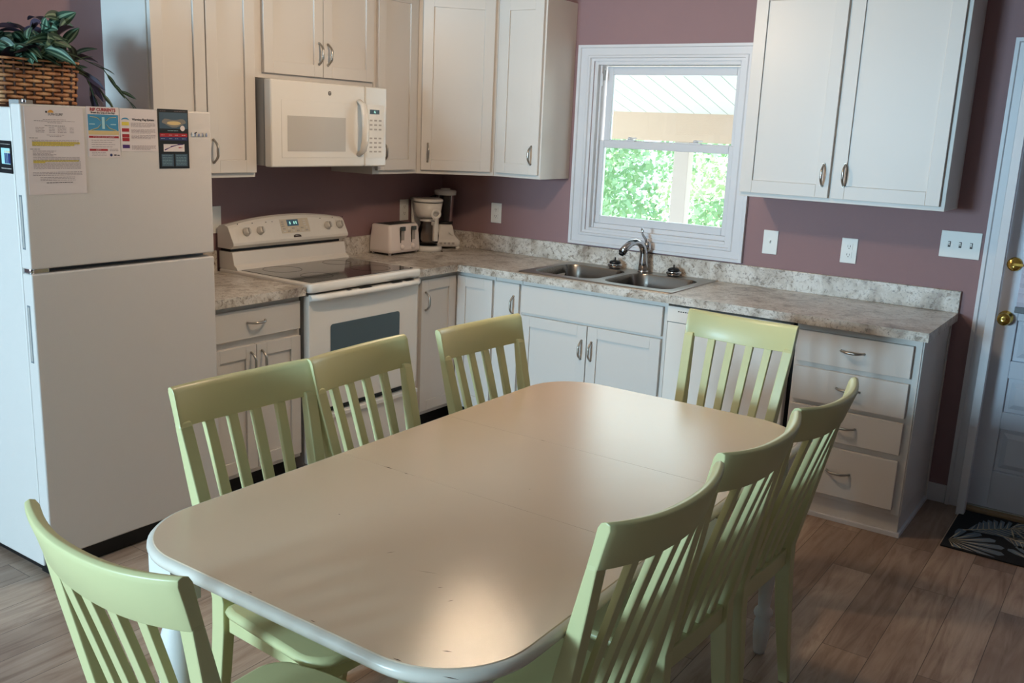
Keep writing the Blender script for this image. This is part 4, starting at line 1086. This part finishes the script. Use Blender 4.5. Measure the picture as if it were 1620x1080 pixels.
# ------------------------------------------------------------------ outside the sink window
def outside():
    b = MB(); b.box(-30, 30, .16, 40, -2.7, -2.6, 'grass'); b.box(-30, 30, -40, -8.3, -2.7, -2.6, 'grass'); tag(b.build('ground'), 'pale sandy grass beyond the window', 'ground')['kind'] = 'structure'
    t = thing('porch_roof', 'white boarded porch ceiling seen through the upper window pane', 'porch roof', (0, 2.5, 1.6), kind='structure')
    b = MB(); y0, y1, za, zb = .2, 2.5, 2.42, 1.80
    n = 40
    for i in range(n):
        x = -2.5+i*.14
        b.loft([[(x+.004, y0, za), (x+.136, y0, za), (x+.136, y0, za+.02), (x+.004, y0, za+.02)], [(x+.004, y1, zb), (x+.136, y1, zb), (x+.136, y1, zb+.02), (x+.004, y1, zb+.02)]], 'porch', smooth=False)
    b.loft([[(-2.5, y0, za+.021), (3.1, y0, za+.021), (3.1, y0, za+.06), (-2.5, y0, za+.06)], [(-2.5, y1, zb+.021), (3.1, y1, zb+.021), (3.1, y1, zb+.06), (-2.5, y1, zb+.06)]], 'porch', smooth=False)
    b.build('boarded_ceiling', t)
    b = MB(); b.box(-2.5, 3.1, 2.42, 2.52, 1.60, 1.83, 'beam'); b.build('beam', t)
    b = MB(); b.box(.43, .56, 2.42, 2.52, -2.6, 1.5995, 'post'); tag(b.build('porch_post', bevel=.006), 'pale square porch post outside the sink window', 'post')
    rnd = random.Random(3)
    spots = [(-3.75, 8.0, 3.7, 'broad'), (-.75, 8.0, 3.6, 'round'), (-6.2, 11.6, 4.9, 'dense'), (-2.6, 11.6, 4.7, 'pale')]
    for i, (x, y, h, w) in enumerate(spots):
        g = thing('tree', 'sunlit %s green tree outside the sink window' % w, 'tree', (x, y, -2.6), group='trees outside the sink window')
        b = MB(); b.tube([(x, y, -2.6), (x+.1, y, -1.2), (x, y+.1, h*.4-1)], [.14, .1, .06], 'trunk', 8)
        for k in range(6):
            a = k*1.05; b.tube([(x, y, -1.4+.2*k), (x+math.cos(a)*.4, y+math.sin(a)*.4, -.6+.25*k), (x+math.cos(a)*.7, y+math.sin(a)*.7, .1+.15*k)], [.04, .02, .008], 'trunk', 5)
        b.build('trunk', g)
        b = MB()
        for _ in range(9000):
            a_, q = rnd.uniform(0, 2*PI), rnd.random(); m_ = rnd.random()**.4; u, v = m_*math.cos(a_), m_*math.sin(a_)
            r = (1.42 if h < 4 else 1.7)*math.sin(PI*(.2+.65*q))*(1+.06*math.sin(5*a_+9*q))
            p = Vector((x+u*r, y+v*r, -2.2+(h+.6)*q)); n1 = Vector((rnd.uniform(-1, 1), rnd.uniform(-1, 1), rnd.uniform(-1, 1))).normalized(); n2 = n1.orthogonal().normalized(); s = rnd.uniform(.03, .075)
            b.face([b.v(p+n1*s), b.v(p+n2*s*.6), b.v(p-n1*s), b.v(p-n2*s*.6)], 'foliage' if (i+int(q*7)) % 3 else 'foliage2')
        b.build('foliage', g, fix=False)
outside()

# ------------------------------------------------------------------ lamps
def ceiling_light(x, y, label, energy, r=.14, col=(1, .76, .53)):
    t = thing('ceiling_light', label, 'ceiling light', (x, y, ZC))
    b = MB(); b.lathe([(0, ZC-.001), (.15, ZC-.001), (.155, ZC-.02), (.14, ZC-.03)], (x, y, 0), 'nickel', 32); b.build('lamp_base', t)
    b = MB(); b.lathe([(.135, ZC-.0305), (.13, ZC-.05), (.1, ZC-.075), (.05, ZC-.09), (0, ZC-.094)], (x, y, 0), 'lampglass', 32); b.build('lamp_shade', t)
    l = bpy.data.lights.new('bulb', 'POINT'); l.energy = energy; l.shadow_soft_size = .07; l.color = col
    o = bpy.data.objects.new('bulb', l); COL.objects.link(o); o.location = (0, 0, -.19); o.parent = t
ceiling_light(1.6, -1.68, 'round lit ceiling light above the kitchen floor', 35)

def area(name, loc, rot, sx, sy, e, col):
    l = bpy.data.lights.new(name, 'AREA'); l.shape = 'RECTANGLE'; l.size = sx; l.size_y = sy; l.energy = e; l.color = col
    o = bpy.data.objects.new(name, l); COL.objects.link(o); o.location = loc; o.rotation_euler = rot; return o
area('daylight_rear_window', (.95, YR-.02, 1.63), (PI/2, 0, 0), 1.3, .86, 350, (.50, .80, 1.0))
area('daylight_sink_window', (1.485, .13, 1.565), (-PI/2, 0, 0), .8, .84, 7, (.82, .93, 1.0))
s = bpy.data.lights.new('sun', 'SUN'); s.energy = 7.5; s.angle = .02; s.color = (1, .95, .86)
o = bpy.data.objects.new('sun', s); COL.objects.link(o); o.rotation_euler = (math.radians(38), math.radians(-28), 0)

w = bpy.data.worlds.new('World'); bpy.context.scene.world = w; w.use_nodes = True
N = w.node_tree.nodes; L = w.node_tree.links; bg = N['Background']
bg.inputs['Color'].default_value = (.78, .9, 1, 1); bg.inputs['Strength'].default_value = 3.2

# ------------------------------------------------------------------ camera
cam = bpy.data.cameras.new('camera'); co = bpy.data.objects.new('camera', cam); COL.objects.link(co)
cx, cy, cz, yaw, pitch, roll, f = 3.7577, -4.6552, 1.6549, .5988, -.2244, .0435, 1481.57
cyw, syw, cp, sp = math.cos(yaw), math.sin(yaw), math.cos(pitch), math.sin(pitch)
fw = Vector((-syw*cp, cyw*cp, sp)); rt = Vector((cyw, syw, 0)); up = rt.cross(fw)
r2 = rt*math.cos(roll)+up*math.sin(roll); u2 = -rt*math.sin(roll)+up*math.cos(roll)
mt = Matrix((r2, u2, -fw)).transposed().to_4x4(); mt.translation = (cx, cy, cz); co.matrix_world = mt
cam.sensor_width = 36; cam.lens = f/1620*36; cam.clip_start = .05
sc = bpy.context.scene; sc.camera = co
sc.view_settings.view_transform = 'Standard'; sc.view_settings.look = 'None'; sc.view_settings.gamma = 1; sc.view_settings.use_curve_mapping = False
sc.view_settings.exposure = -.1
